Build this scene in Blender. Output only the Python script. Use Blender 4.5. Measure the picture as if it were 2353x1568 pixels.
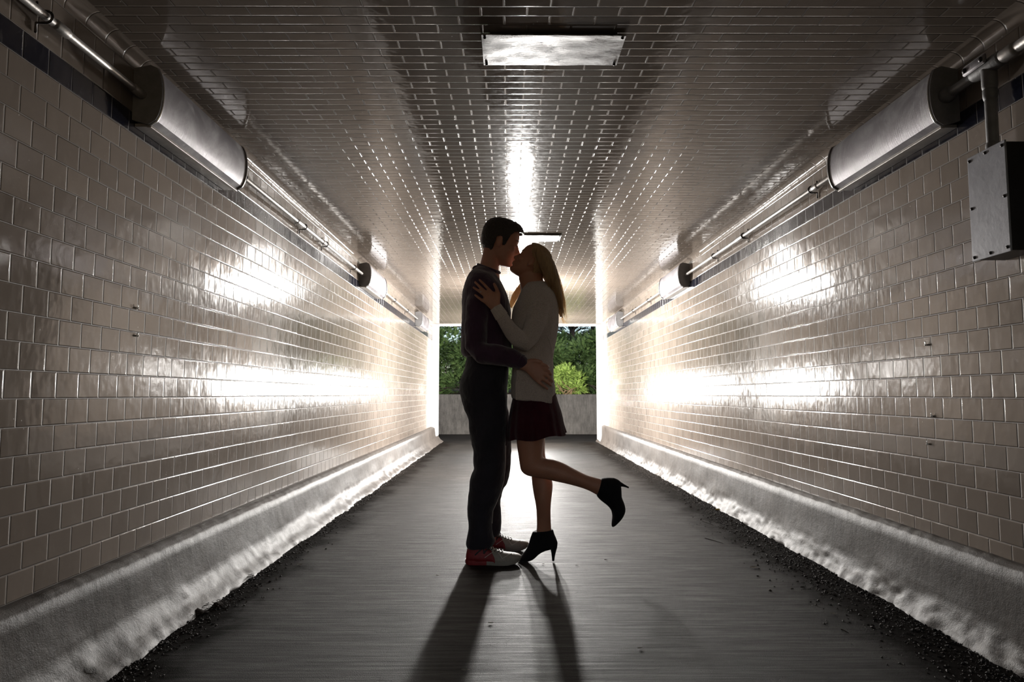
import bpy, bmesh, math, random
from mathutils import Vector, Matrix, noise
R = math.radians
random.seed(7)
C = bpy.context.scene.collection
S = bpy.context.scene
for o in list(bpy.data.objects): bpy.data.objects.remove(o)

# ------------------------------------------------------------------ camera, world, lights
F_PX, CX, CY = 1569.0, 1176.5, 784.0
CAM_H = 0.87
PITCH = math.atan((906 - CY) / F_PX)
YAW = math.atan((CX - 1172) / F_PX)          # turned a touch to the right
cam = bpy.data.cameras.new('camera'); camo = bpy.data.objects.new('camera', cam); C.objects.link(camo)
cam.sensor_width = 36; cam.lens = F_PX / 2353 * 36; cam.clip_start = .05; cam.clip_end = 500
camo.location = (0, 0, CAM_H); camo.rotation_euler = (R(90) + PITCH, 0, -YAW)
S.camera = camo
S.view_settings.view_transform = 'Standard'; S.view_settings.look = 'None'
S.view_settings.exposure = 0.0; S.view_settings.gamma = 1.0; S.view_settings.use_curve_mapping = False

w = bpy.data.worlds.new('world'); S.world = w; w.use_nodes = True
nt = w.node_tree; bg = nt.nodes['Background']
sky = nt.nodes.new('ShaderNodeTexSky'); sky.sky_type = 'NISHITA'; sky.sun_disc = False
sky.sun_elevation = R(38); sky.sun_rotation = R(150)
nt.links.new(sky.outputs[0], bg.inputs[0]); bg.inputs[1].default_value = 0.19

def lamp(name, kind, loc, power, color=(1, 1, 1), radius=.1, rot=None):
    l = bpy.data.lights.new(name, kind); l.energy = power; l.color = color
    if kind == 'SUN': l.angle = R(1)
    else: l.shadow_soft_size = radius
    o = bpy.data.objects.new(name, l); C.objects.link(o); o.location = loc
    if rot: o.rotation_euler = rot
    return o
lamp('sun', 'SUN', (3, -5, 12), 0.9, (1, .93, .8), rot=(R(40), 0, R(28)))
lamp('flash_high', 'POINT', (.12, 7.7, 1.96), 340, (1, .97, .93), .09)
lamp('flash_low', 'POINT', (.12, 7.7, .88), 320, (1, .97, .93), .07)
lamp('flash_far', 'POINT', (.28, 11.4, .9), 700, (1, .97, .93), .08)

# ------------------------------------------------------------------ helpers
_f = Vector((math.sin(YAW) * math.cos(PITCH), math.cos(YAW) * math.cos(PITCH), math.sin(PITCH)))
_r = Vector((math.cos(YAW), -math.sin(YAW), 0)); _u = _r.cross(_f)
def W(px, py, Y):
    d = _f + _r * ((px - CX) / F_PX) + _u * ((CY - py) / F_PX)
    k = Y / d.y
    return Vector((d.x * k, Y, CAM_H + d.z * k))

class FM:
    'plain vertex and face lists, for meshes with very many leaves'
    def __init__(s): s.v = []; s.f = []
def new_obj(name, bm, mat, parent=None, smooth=True):
    me = bpy.data.meshes.new(name)
    if isinstance(bm, FM): me.from_pydata(bm.v, [], bm.f); me.update()
    else: bm.normal_update(); bm.to_mesh(me); bm.free()
    if smooth: me.polygons.foreach_set('use_smooth', [True] * len(me.polygons))
    me.materials.append(mat)
    o = bpy.data.objects.new(name, me); C.objects.link(o)
    if parent:
        o.parent = parent
        o.matrix_parent_inverse = Matrix.Translation(-parent.location) if parent.location.length else Matrix()
    return o
def root(name, loc, label, cat, group=None):
    o = bpy.data.objects.new(name, None); C.objects.link(o); o.location = loc
    o.empty_display_size = .1
    o['label'] = label; o['category'] = cat
    if group: o['group'] = group
    return o
def tag(o, label, cat, group=None, kind=None):
    if label: o['label'] = label
    if cat: o['category'] = cat
    if group: o['group'] = group
    if kind: o['kind'] = kind
    return o
def autosmooth(o, ang=35):
    me = o.data
    bm = bmesh.new(); bm.from_mesh(me)
    for e in bm.edges:
        e.smooth = not (len(e.link_faces) == 2 and e.calc_face_angle(0) > R(ang))
    bm.to_mesh(me); bm.free()
def ring_loft(bm, rings, cap=True):
    vs = [[bm.verts.new(p) for p in r] for r in rings]
    n = len(vs[0])
    for i in range(len(vs) - 1):
        for j in range(n):
            k = (j + 1) % n
            bm.faces.new((vs[i][j], vs[i][k], vs[i + 1][k], vs[i + 1][j]))
    if cap:
        bm.faces.new(list(reversed(vs[0]))); bm.faces.new(vs[-1])
    return vs
def sgp(v, p): return math.copysign(abs(v) ** p, v)
def ell(a, b, hw, n=28, p=1.0, Yv=Vector((0, 1, 0)), pleat=0, pn=12):
    c = (a + b) / 2; e = (b - a) / 2
    out = []
    for i in range(n):
        t = 2 * math.pi * i / n
        k = 1 + pleat * math.sin(pn * t)
        out.append(c + e * sgp(math.cos(t), p) * k + Yv * hw * sgp(math.sin(t), p) * k)
    return out
def resample(secs, per=3):
    """secs: list of (a, b, hw) in world space; Catmull-Rom between them"""
    out = []
    n = len(secs)
    for i in range(n - 1):
        p0, p1, p2, p3 = secs[max(i - 1, 0)], secs[i], secs[i + 1], secs[min(i + 2, n - 1)]
        for k in range(per):
            t = k / per
            def cr(a, b, c, d):
                return (b * 2 + (c - a) * t + (a * 2 - b * 5 + c * 4 - d) * t * t + (b * 3 - a - c * 3 + d) * t ** 3) * .5
            out.append(tuple(cr(p0[j], p1[j], p2[j], p3[j]) for j in range(3)))
    out.append(secs[-1])
    return out
def ploft(bm, Y, rows, n=28, p=1.0, per=3, cap=True, pleat=None, pn=12):
    """rows: (ax, ay, bx, by, half_width[, Y])"""
    secs = []
    for r in rows:
        y = r[5] if len(r) > 5 else Y
        secs.append((W(r[0], r[1], y), W(r[2], r[3], y), r[4]))
    secs = resample(secs, per)
    rings = []
    for i, s in enumerate(secs):
        pl = pleat(i / (len(secs) - 1)) if pleat else 0
        rings.append(ell(s[0], s[1], max(s[2], .0005), n, p, pleat=pl, pn=pn))
    ring_loft(bm, rings, cap)
def tube(bm, pts, radii, n=12, caps=True, flat=1.0):
    """rounded tube through world points"""
    pts = [Vector(p) for p in pts]
    if not hasattr(radii, '__len__'): radii = [radii] * len(pts)
    rings = []
    prev = None
    for i, p in enumerate(pts):
        d = (pts[min(i + 1, len(pts) - 1)] - pts[max(i - 1, 0)]).normalized()
        if prev is None:
            a = d.orthogonal().normalized()
        else:
            a = (prev - d * prev.dot(d)).normalized()
        prev = a
        b = d.cross(a)
        rings.append((p, a, b, d, radii[i]))
    out = []
    if caps:
        p, a, b, d, r = rings[0]
        for k in (85, 60, 30): out.append([p - d * r * math.sin(R(k)) + (a * math.cos(t) + b * math.sin(t)) * r * math.cos(R(k)) for t in [2 * math.pi * j / n for j in range(n)]])
    for p, a, b, d, r in rings:
        out.append([p + (a * math.cos(t) + b * math.sin(t)) * r for t in [2 * math.pi * j / n for j in range(n)]])
    if caps:
        p, a, b, d, r = rings[-1]
        for k in (30, 60, 85): out.append([p + d * r * math.sin(R(k)) + (a * math.cos(t) + b * math.sin(t)) * r * math.cos(R(k)) for t in [2 * math.pi * j / n for j in range(n)]])
    ring_loft(bm, out, True)
def ptube(bm, rows, n=12):
    """rows (px,py,Y,r)"""
    P = [(W(a, b, y), r) for a, b, y, r in rows]
    tube(bm, [p for p, r in P], [r for p, r in P], n)
def box(bm, x0, x1, y0, y1, z0, z1, bev=0):
    m = Matrix.Translation(((x0 + x1) / 2, (y0 + y1) / 2, (z0 + z1) / 2)) @ Matrix.Diagonal((x1 - x0, y1 - y0, z1 - z0, 1))
    r = bmesh.ops.create_cube(bm, size=1, matrix=m)
    if bev:
        es = set(e for v in r['verts'] for e in v.link_edges)
        bmesh.ops.bevel(bm, geom=list(es), offset=bev, segments=2, affect='EDGES', profile=.5)
def sphere(bm, c, rad, M=None, seg=16):
    m = Matrix.Translation(c) @ (M or Matrix()) @ Matrix.Diagonal((rad[0], rad[1], rad[2], 1))
    k = max(6, seg // 2)
    ring_loft(bm, [[m @ Vector((math.sin(math.pi * max(.02, min(.98, i / k))) * math.cos(2 * math.pi * j / seg), math.sin(math.pi * max(.02, min(.98, i / k))) * math.sin(2 * math.pi * j / seg), -math.cos(math.pi * max(.02, min(.98, i / k))))) for j in range(seg)] for i in range(k + 1)])
def fuse(name, bm, voxel, mat, parent, smooth=3, noise_amp=0, noise_scale=8):
    bmesh.ops.recalc_face_normals(bm, faces=bm.faces)
    me = bpy.data.meshes.new('tmp'); bm.to_mesh(me); bm.free()
    t = bpy.data.objects.new('tmp', me); C.objects.link(t)
    m = t.modifiers.new('r', 'REMESH'); m.mode = 'VOXEL'; m.voxel_size = voxel
    if smooth:
        q = t.modifiers.new('s', 'SMOOTH'); q.iterations = smooth; q.factor = .5
    dg = bpy.context.evaluated_depsgraph_get(); dg.update()
    me2 = bpy.data.meshes.new_from_object(t.evaluated_get(dg))
    bpy.data.objects.remove(t); bpy.data.meshes.remove(me)
    me2.name = name; me2.materials.clear(); me2.materials.append(mat)
    if noise_amp:
        n = len(me2.vertices); cs = [0.0] * (3 * n); ns = [0.0] * (3 * n)
        me2.vertices.foreach_get('co', cs); me2.vertices.foreach_get('normal', ns)
        for i in range(n):
            c = Vector(cs[3 * i:3 * i + 3])
            k = (noise.noise(c * noise_scale) + .5 * noise.noise(c * noise_scale * 2.3)) * noise_amp
            for q in range(3): cs[3 * i + q] += ns[3 * i + q] * k
        me2.vertices.foreach_set('co', cs); me2.update()
    me2.polygons.foreach_set('use_smooth', [True] * len(me2.polygons))
    o = bpy.data.objects.new(name, me2); C.objects.link(o)
    if parent:
        o.parent = parent; o.matrix_parent_inverse = Matrix.Translation(-parent.location)
    return o

# ------------------------------------------------------------------ materials
class N:
    def __init__(s, name):
        s.m = bpy.data.materials.new(name); s.m.use_nodes = True; s.t = s.m.node_tree
        s.p = s.t.nodes['Principled BSDF']
    def n(s, typ, **k):
        x = s.t.nodes.new(typ)
        for a, b in k.items(): setattr(x, a, b)
        return x
    def set(s, inp, v):
        if hasattr(v, 'is_linked') or isinstance(v, bpy.types.NodeSocket): s.t.links.new(v, inp)
        elif v is not None: inp.default_value = v
    def math(s, op, a, b=None, c=None):
        x = s.n('ShaderNodeMath', operation=op)
        s.set(x.inputs[0], a)
        if b is not None: s.set(x.inputs[1], b)
        if c is not None: s.set(x.inputs[2], c)
        return x.outputs[0]
    def P(s, key, v):
        s.set(s.p.inputs[key], v)
    def noise(s, vec, scale, detail=4, rough=.6, dist=0):
        x = s.n('ShaderNodeTexNoise'); s.set(x.inputs['Vector'], vec)
        x.inputs['Scale'].default_value = scale; x.inputs['Detail'].default_value = detail
        x.inputs['Roughness'].default_value = rough; x.inputs['Distortion'].default_value = dist
        return x.outputs['Fac']
    def obj(s, scale=None):
        x = s.n('ShaderNodeTexCoord').outputs['Object']
        if scale:
            mp = s.n('ShaderNodeMapping'); s.t.links.new(x, mp.inputs[0]); mp.inputs['Scale'].default_value = scale
            return mp.outputs[0]
        return x
    def ramp(s, fac, stops):
        x = s.n('ShaderNodeValToRGB'); s.set(x.inputs[0], fac)
        e = x.color_ramp.elements
        while len(e) < len(stops): e.new(.5)
        for i, (p, c) in enumerate(stops):
            e[i].position = p; e[i].color = c if len(c) == 4 else (*c, 1)
        return x.outputs[0]
    def map(s, v, a, b, c, d, smooth=False):
        x = s.n('ShaderNodeMapRange'); x.interpolation_type = 'SMOOTHSTEP' if smooth else 'LINEAR'
        s.set(x.inputs[0], v)
        for i, q in enumerate((a, b, c, d)): s.set(x.inputs[i + 1], q)
        return x.outputs[0]
    def mix(s, f, a, b):
        x = s.n('ShaderNodeMix', data_type='RGBA')
        s.set(x.inputs[0], f)
        s.set(x.inputs[6], a if isinstance(a, bpy.types.NodeSocket) else (*a, 1)[:4])
        s.set(x.inputs[7], b if isinstance(b, bpy.types.NodeSocket) else (*b, 1)[:4])
        return x.outputs[2]
    def bump(s, h, dist=1.0, strength=1.0, normal=None):
        x = s.n('ShaderNodeBump'); s.set(x.inputs['Height'], h)
        x.inputs['Distance'].default_value = dist; x.inputs['Strength'].default_value = strength
        if normal: s.set(x.inputs['Normal'], normal)
        s.t.links.new(x.outputs[0], s.p.inputs['Normal']); return x.outputs[0]

def simple(name, col, rough=.6, metal=0, sheen=0, var=.15, vscale=12, bump=0, bscale=80, spec=.5, coat=0):
    m = N(name); v = m.obj()
    f = m.noise(v, vscale, 4)
    m.P('Base Color', m.ramp(f, [(.3, tuple(c * (1 - var) for c in col)), (.7, tuple(min(1, c * (1 + var)) for c in col))]))
    m.P('Roughness', rough); m.P('Metallic', metal)
    m.p.inputs['Specular IOR Level'].default_value = spec
    m.p.inputs['Sheen Weight'].default_value = sheen
    m.p.inputs['Sheen Roughness'].default_value = .4
    m.p.inputs['Coat Weight'].default_value = coat
    if bump: m.bump(m.noise(v, bscale, 3), bump)
    return m.m

def tile_mat(name, ua, va, tw, th, u0, v0, base, band=False, amp=.012, rough=(.07, .22)):
    m = N(name); vec = m.obj()
    sp = m.n('ShaderNodeSeparateXYZ'); m.t.links.new(vec, sp.inputs[0])
    u = m.math('SUBTRACT', sp.outputs[ua], u0); v = m.math('SUBTRACT', sp.outputs[va], v0)
    vr = m.math('DIVIDE', v, th); row = m.math('FLOOR', vr)
    par = m.math('MULTIPLY', m.math('FLOORED_MODULO', row, 2.0), .5)
    ur = m.math('ADD', m.math('DIVIDE', u, tw), par); col = m.math('FLOOR', ur)
    fu = m.math('MULTIPLY', m.math('FRACT', ur), tw); fv = m.math('MULTIPLY', m.math('FRACT', vr), th)
    du = m.math('MINIMUM', fu, m.math('SUBTRACT', tw, fu)); dv = m.math('MINIMUM', fv, m.math('SUBTRACT', th, fv))
    d = m.math('MINIMUM', du, dv)
    cid = m.n('ShaderNodeCombineXYZ'); m.set(cid.inputs[0], col); m.set(cid.inputs[1], row)
    wn = m.n('ShaderNodeTexWhiteNoise', noise_dimensions='3D'); m.t.links.new(cid.outputs[0], wn.inputs['Vector'])
    sc = m.n('ShaderNodeSeparateXYZ'); m.t.links.new(wn.outputs['Color'], sc.inputs[0])
    edge = m.map(d, .0006, .0045, 0.0, 1.0, True)
    tilt = m.math('ADD', m.math('MULTIPLY', m.math('SUBTRACT', sc.outputs[0], .5), m.math('MULTIPLY', fu, amp)),
                  m.math('MULTIPLY', m.math('SUBTRACT', sc.outputs[1], .5), m.math('MULTIPLY', fv, amp)))
    wav = m.math('MULTIPLY', m.noise(vec, 14, 2), .0011)
    fine = m.math('MULTIPLY', m.noise(vec, 160, 3), .00006)
    h = m.math('ADD', m.math('ADD', m.math('MULTIPLY', edge, .0018), tilt), m.math('ADD', wav, fine))
    m.bump(h, 1.0)
    grout = m.map(d, .0007, .0013, 1.0, 0.0)
    big = m.noise(vec, 2.2, 6, .7)
    smear = m.noise(m.obj((9, 9, 2.2)), 5, 6, .75)
    tv = m.map(sc.outputs[2], 0, 1, .86, 1.1)
    cb = m.n('ShaderNodeVectorMath', operation='SCALE'); cb.inputs[0].default_value = base; m.set(cb.inputs['Scale'], tv)
    colr = cb.outputs[0]
    if band:
        isb = m.math('MULTIPLY', m.math('GREATER_THAN', row, -.5), m.math('LESS_THAN', row, .5))
        colr = m.mix(isb, colr, (.012, .013, .022))
    # dust and dried drips on the glaze
    dust = m.map(smear, .60, .82, 0.0, .22)
    colr = m.mix(dust, colr, (.42, .40, .37))
    colr = m.mix(m.map(big, .5, .75, 0, .25), colr, (.11, .09, .075))
    vo = m.n('ShaderNodeTexVoronoi'); m.t.links.new(vec, vo.inputs['Vector']); vo.inputs['Scale'].default_value = 22
    speck = m.map(vo.outputs['Distance'], .035, .06, .8, 0.0)
    speck = m.math('MULTIPLY', speck, m.math('GREATER_THAN', m.noise(vec, 6, 2), .55))
    colr = m.mix(speck, colr, (.7, .68, .64))
    colr = m.mix(grout, colr, (.17, .15, .135))
    m.P('Base Color', colr)
    rr = m.map(smear, .35, .8, rough[0], rough[1])
    rr = m.math('ADD', rr, m.math('MULTIPLY', grout, .45))
    m.P('Roughness', rr)
    m.p.inputs['Specular IOR Level'].default_value = .5
    return m.m

M = {}
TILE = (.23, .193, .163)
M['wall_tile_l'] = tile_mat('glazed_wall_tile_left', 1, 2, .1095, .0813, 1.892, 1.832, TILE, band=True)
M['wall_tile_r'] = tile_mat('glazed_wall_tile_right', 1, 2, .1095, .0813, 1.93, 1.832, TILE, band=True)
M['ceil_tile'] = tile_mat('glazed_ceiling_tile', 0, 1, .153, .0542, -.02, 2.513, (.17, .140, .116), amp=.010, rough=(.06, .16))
def concrete(name, a, b, rough=.75, bs=60, bd=.004, streak=False):
    m = N(name); v = m.obj()
    n1 = m.noise(v, 2.5, 8, .7); n2 = m.noise(m.obj((6, 6, 1.2)) if streak else v, 5, 6, .7)
    f = m.math('ADD', m.math('MULTIPLY', n1, .5), m.math('MULTIPLY', n2, .5))
    m.P('Base Color', m.ramp(f, [(.32, a), (.62, b)]))
    m.P('Roughness', rough); m.p.inputs['Specular IOR Level'].default_value = .22 if rough < .6 else .2
    h = m.math('ADD', m.math('MULTIPLY', m.noise(v, bs, 6, .7), bd), m.math('MULTIPLY', m.noise(v, 260, 2), bd * .35))
    m.bump(h, 1.0)
    return m.m
M['plinth'] = concrete('painted_concrete', (.034, .028, .024), (.092, .079, .069), .5, 38, .0017, True)
M['concrete'] = concrete('weathered_concrete', (.035, .032, .03), (.12, .112, .102), .85, 40, .004, True)
M['portal'] = concrete('pale_concrete', (.55, .54, .52), (.75, .74, .71), .7, 40, .002)
def floor_mat():
    m = N('worn_asphalt'); v = m.obj()
    streak = m.noise(m.obj((1.3, 26, 1)), 2.2, 8, .75)
    big = m.noise(v, 1.3, 5, .6)
    f = m.math('ADD', m.math('MULTIPLY', streak, .6), m.math('MULTIPLY', big, .4))
    c = m.ramp(f, [(.36, (.004, .0034, .0028)), (.5, (.011, .0094, .0082)), (.64, (.030, .026, .0225))])
    grain = m.noise(v, 420, 2, .6)
    c = m.mix(m.map(grain, .58, .68, 0, .3), c, (.09, .08, .073))
    c = m.mix(m.map(grain, .42, .3, 0, .6), c, (.02, .018, .016))
    ck = m.n('ShaderNodeTexVoronoi', feature='DISTANCE_TO_EDGE')
    wv = m.n('ShaderNodeVectorMath', operation='ADD'); m.t.links.new(v, wv.inputs[0])
    nn = m.n('ShaderNodeTexNoise'); m.t.links.new(v, nn.inputs['Vector']); nn.inputs['Scale'].default_value = 7; nn.inputs['Detail'].default_value = 5
    sc2 = m.n('ShaderNodeVectorMath', operation='SCALE'); m.t.links.new(nn.outputs['Color'], sc2.inputs[0]); sc2.inputs['Scale'].default_value = .35
    m.t.links.new(sc2.outputs[0], wv.inputs[1]); m.t.links.new(wv.outputs[0], ck.inputs['Vector']); ck.inputs['Scale'].default_value = 2.6
    crack = m.math('MULTIPLY', m.map(ck.outputs['Distance'], .0, .006, 1, 0), m.map(m.noise(v, 1.9, 2), .5, .6, 0, 1))
    c = m.mix(m.math('MULTIPLY', crack, .8), c, (.008, .007, .006))
    # dirt swept up along both wall feet
    sx = m.n('ShaderNodeSeparateXYZ'); m.t.links.new(v, sx.inputs[0])
    wob = m.math('MULTIPLY', m.math('SUBTRACT', m.noise(v, 3.5, 5, .7), .5), .5)
    dr = m.map(m.math('ADD', sx.outputs[0], wob), 1.12, 1.42, 0, 1, True)
    dl = m.map(m.math('ADD', sx.outputs[0], wob), -1.16, -.92, 1, 0, True)
    dirt = m.math('MAXIMUM', dr, dl)
    dirt = m.math('MULTIPLY', dirt, m.map(sx.outputs[1], 12.2, 12.2 + .6, 1, 0))
    c = m.mix(m.math('MULTIPLY', dirt, .85), c, (.008, .0062, .005))
    m.P('Base Color', c)
    m.P('Roughness', m.map(streak, .3, .7, .68, .42)); m.P('Specular IOR Level', m.map(dirt, 0, 1, .072, .008))
    h = m.math('ADD', m.math('MULTIPLY', m.noise(v, 260, 3, .75), .0042), m.math('MULTIPLY', streak, .0022))
    h = m.math('SUBTRACT', h, m.math('MULTIPLY', crack, .002))
    m.bump(h, 1.0)
    return m.m
M['floor'] = floor_mat()
M['soil'] = concrete('soil', (.05, .03, .02), (.12, .075, .05), .95, 30, .02)
M['gravel'] = simple('dark_grit', (.035, .029, .025), .7, var=.6, vscale=60, spec=.3)
M['metal_cover'] = None
def cover_mat():
    m = N('brushed_cover'); v = m.obj()
    n1 = m.noise(m.obj((3, 40, 3)), 4, 5, .7); sm = m.noise(v, 5, 7, .7, 1.2)
    m.P('Base Color', m.ramp(sm, [(.45, (.22, .205, .22)), (.72, (.38, .37, .375))]))
    m.P('Metallic', .45); m.P('Roughness', m.map(sm, .4, .75, .40, .6))
    m.bump(m.math('MULTIPLY', n1, .0006), 1.0)
    return m.m
M['metal_cover'] = cover_mat()
M['cap'] = simple('grey_painted_metal', (.17, .165, .165), .5, var=.2, vscale=18, bump=.001)
M['rim'] = simple('bright_metal_rim', (.8, .8, .82), .25, metal=1)
M['conduit'] = simple('galvanised_conduit', (.42, .40, .38), .36, metal=.6, var=.2, vscale=14, bump=.0006, bscale=60)
M['bolt'] = simple('dark_bolt', (.05, .045, .045), .4, metal=.8)
M['box_paint'] = simple('dark_grey_enamel', (.26, .26, .29), .42, metal=.1, var=.2, vscale=9, bump=.0006, bscale=50)
def plate_mat():
    m = N('smeared_steel_plate'); v = m.obj((2.2, 5, 3))
    f = m.math('ADD', m.math('MULTIPLY', m.noise(v, 3.2, 12, .8, .3), .65), m.math('MULTIPLY', m.noise(m.obj((8, 26, 3)), 5, 8, .8), .35))
    m.P('Base Color', m.ramp(f, [(.40, (.16, .152, .152)), (.50, (.26, .255, .255)), (.62, (.62, .63, .64))]))
    m.P('Metallic', m.map(f, .45, .6, .85, .2)); m.P('Roughness', m.map(f, .42, .6, .25, .6))
    m.bump(m.math('MULTIPLY', m.noise(m.obj((3, 8, 3)), 14, 6, .7), .0005), 1.0)
    return m.m
M['plate'] = plate_mat()
def skin_mat(name, c):
    m = N(name); v = m.obj()
    m.P('Base Color', m.ramp(m.noise(v, 14, 4), [(.3, tuple(x * .85 for x in c)), (.7, c)]))
    m.P('Roughness', .5); m.p.inputs['Subsurface Weight'].default_value = .12
    m.p.inputs['Subsurface Radius'].default_value = (.02, .008, .004); m.p.inputs['Subsurface Scale'].default_value = .3
    m.bump(m.noise(v, 260, 3), .0008)
    return m.m
M['skin_m'] = skin_mat('fair_skin', (.46, .22, .155)); M['skin_w'] = skin_mat('tanned_skin', (.42, .19, .12))
def cloth(name, c, scale=420, bd=.0012, sheen=.35, stripes=None, rough=.85):
    m = N(name); v = m.obj()
    m.P('Base Color', m.ramp(m.noise(v, 9, 5), [(.3, tuple(x * .75 for x in c)), (.7, tuple(min(1, x * 1.2) for x in c))]))
    m.P('Roughness', rough); m.p.inputs['Sheen Weight'].default_value = sheen
    m.p.inputs['Specular IOR Level'].default_value = .2
    h = m.math('ADD', m.math('MULTIPLY', m.noise(v, scale, 2), bd), m.math('MULTIPLY', m.noise(m.obj((1, 1, .6)), 14, 3), .010))
    m.bump(h, 1.0)
    return m.m
M['sweater'] = cloth('plum_wool', (.050, .023, .045))
M['trousers'] = cloth('dark_denim', (.022, .019, .026), sheen=.15)
M['skirt'] = cloth('burgundy_cloth', (.085, .012, .025), sheen=.25)
def knit():
    m = N('beige_knit'); v = m.obj()
    vo = m.n('ShaderNodeTexVoronoi'); m.t.links.new(m.obj((1, 1, 1.5)), vo.inputs['Vector']); vo.inputs['Scale'].default_value = 330
    m.P('Base Color', m.ramp(vo.outputs['Distance'], [(.1, (.66, .56, .51)), (.7, (.40, .335, .305))]))
    m.P('Roughness', .9); m.p.inputs['Sheen Weight'].default_value = .4; m.p.inputs['Specular IOR Level'].default_value = .2
    h = m.math('ADD', m.math('MULTIPLY', vo.outputs['Distance'], -.002), m.math('MULTIPLY', m.noise(v, 12, 3), .012))
    m.bump(h, 1.0)
    return m.m
M['knit'] = knit()
M['rib'] = cloth('ribbed_knit', (.55, .47, .42), sheen=.4)
M['hair_m'] = simple('dark_brown_hair', (.018, .011, .008), .45, var=.4, vscale=60, bump=.004, bscale=180)
def hair_w():
    m = N('blond_hair'); v = m.obj((30, 30, 4))
    m.P('Base Color', m.ramp(m.noise(v, 4, 4), [(.3, (.42, .27, .13)), (.7, (.92, .70, .42))]))
    m.P('Roughness', .38); m.p.inputs['Transmission Weight'].default_value = 0
    m.p.inputs['Sheen Weight'].default_value = .2
    m.bump(m.noise(m.obj((60, 60, 5)), 6, 4), .006)
    tr = m.n('ShaderNodeBsdfTranslucent'); tr.inputs[0].default_value = (.8, .6, .36, 1)
    mx = m.n('ShaderNodeMixShader'); mx.inputs[0].default_value = .55
    m.t.links.new(m.p.outputs[0], mx.inputs[1]); m.t.links.new(tr.outputs[0], mx.inputs[2])
    m.t.links.new(mx.outputs[0], m.t.nodes['Material Output'].inputs['Surface'])
    return m.m
M['hair_w'] = hair_w()
def fine_hair():
    m = N('fine_blond_hair'); m.P('Base Color', (.8, .6, .36, 1)); m.P('Roughness', .3)
    tr = m.n('ShaderNodeBsdfTranslucent'); tr.inputs[0].default_value = (1, .84, .58, 1)
    tp = m.n('ShaderNodeBsdfTransparent'); tp.inputs[0].default_value = (1, .88, .68, 1)
    a = m.n('ShaderNodeMixShader'); a.inputs[0].default_value = .45; b = m.n('ShaderNodeMixShader'); b.inputs[0].default_value = .75
    L_ = m.t.links.new
    L_(tr.outputs[0], a.inputs[1]); L_(tp.outputs[0], a.inputs[2]); L_(m.p.outputs[0], b.inputs[1]); L_(a.outputs[0], b.inputs[2])
    L_(b.outputs[0], m.t.nodes['Material Output'].inputs['Surface'])
    return m.m
M['fine_hair'] = fine_hair()
M['suede'] = cloth('black_suede', (.006, .006, .008), sheen=.05)
M['shoe_red'] = simple('red_mesh', (.22, .010, .014), .55, var=.2, vscale=60, bump=.001, bscale=300)
M['shoe_grey'] = simple('grey_mesh', (.30, .265, .225), .6, var=.12, vscale=60, bump=.001, bscale=300)
M['shoe_black'] = simple('black_trim', (.012, .012, .014), .5)
M['shoe_piping'] = simple('pale_piping', (.6, .54, .5), .5)
M['sole_grey'] = simple('grey_rubber', (.24, .215, .185), .6)
M['brow'] = simple('brow_hair', (.03, .018, .012), .7)
M['gem'] = simple('clear_gem', (.9, .9, .92), .05, metal=.6)
M['gold'] = simple('pale_gold', (.8, .7, .5), .2, metal=1)
def leaf_mat(name, a, b, trans=.25):
    m = N(name); v = m.obj()
    m.P('Base Color', m.ramp(m.noise(v, 9, 4), [(.3, a), (.7, b)]))
    m.P('Roughness', .6)
    m.p.inputs['Subsurface Weight'].default_value = 0
    return m.m
M['juniper'] = leaf_mat('juniper_green', (.045, .10, .03), (.16, .24, .075))
M['lime_sun_tint'] = leaf_mat('juniper_lime_sun_tint', (.22, .36, .06), (.52, .66, .18))  # patch of sun on the small shrub, put into its lighter yellow-green colour
M['pine'] = leaf_mat('dark_pine', (.012, .03, .022), (.03, .06, .04))
M['bark'] = simple('bark', (.05, .037, .028), .9, var=.4, bump=.01, bscale=30)
M['bark_pale'] = simple('pale_bark', (.22, .15, .08), .9, var=.4, bump=.01, bscale=30)
M['dead_leaf'] = simple('pale_dry_leaf', (.42, .37, .30), .6, var=.3, vscale=40)
M['dark_leaf'] = simple('dark_dry_leaf', (.022, .015, .011), .9, spec=.1, var=.3, vscale=40)
M['yellow_leaf'] = simple('yellow_leaf', (.45, .33, .05), .6, var=.3, vscale=40)

# ------------------------------------------------------------------ setting
XL, XR, ZC = -1.398, 1.670, 2.128
Y0, YE = -3.0, 12.2  # rear end kept short behind the camera to let in more sky light
LEDGE_L, LEDGE_R = .287, .318
def struct(name, bm, mat, smooth=False, label=None):
    o = new_obj(name, bm, mat, None, smooth); o['kind'] = 'structure'
    return o
def extrude_profile(bm, prof, ya, yb, step=None, closed=False, f=None):
    n = max(1, int((yb - ya) / step)) if step else 1
    rows = []
    for i in range(n + 1):
        y = ya + (yb - ya) * i / n
        rows.append([bm.verts.new(f(x, y, z, k) if f else (x, y, z)) for k, (x, z) in enumerate(prof)])
    m = len(prof)
    for i in range(n):
        for k in range(m - (0 if closed else 1)):
            q = (k + 1) % m
            bm.faces.new((rows[i][k], rows[i][q], rows[i + 1][q], rows[i + 1][k]))
    if closed:
        bm.faces.new(list(reversed(rows[0]))); bm.faces.new(rows[-1])
    bmesh.ops.recalc_face_normals(bm, faces=bm.faces)
cr = .045
def cove(X, s):
    pts = []
    for k in range(7):
        a = R(90 * k / 6)
        pts.append((X + s * (cr - cr * math.cos(a)), ZC - cr + cr * math.sin(a)))
    return pts
for nm, X, s, mt in (('wall_left', XL, 1, 'wall_tile_l'), ('wall_right', XR, -1, 'wall_tile_r')):
    bm = bmesh.new()
    prof = [(X, 0)] + cove(X, s) + [(X - s * .3, ZC), (X - s * .3, 0)]
    extrude_profile(bm, prof, Y0, YE, closed=True)
    o = struct(nm, bm, M[mt], True); autosmooth(o, 30)
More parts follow.
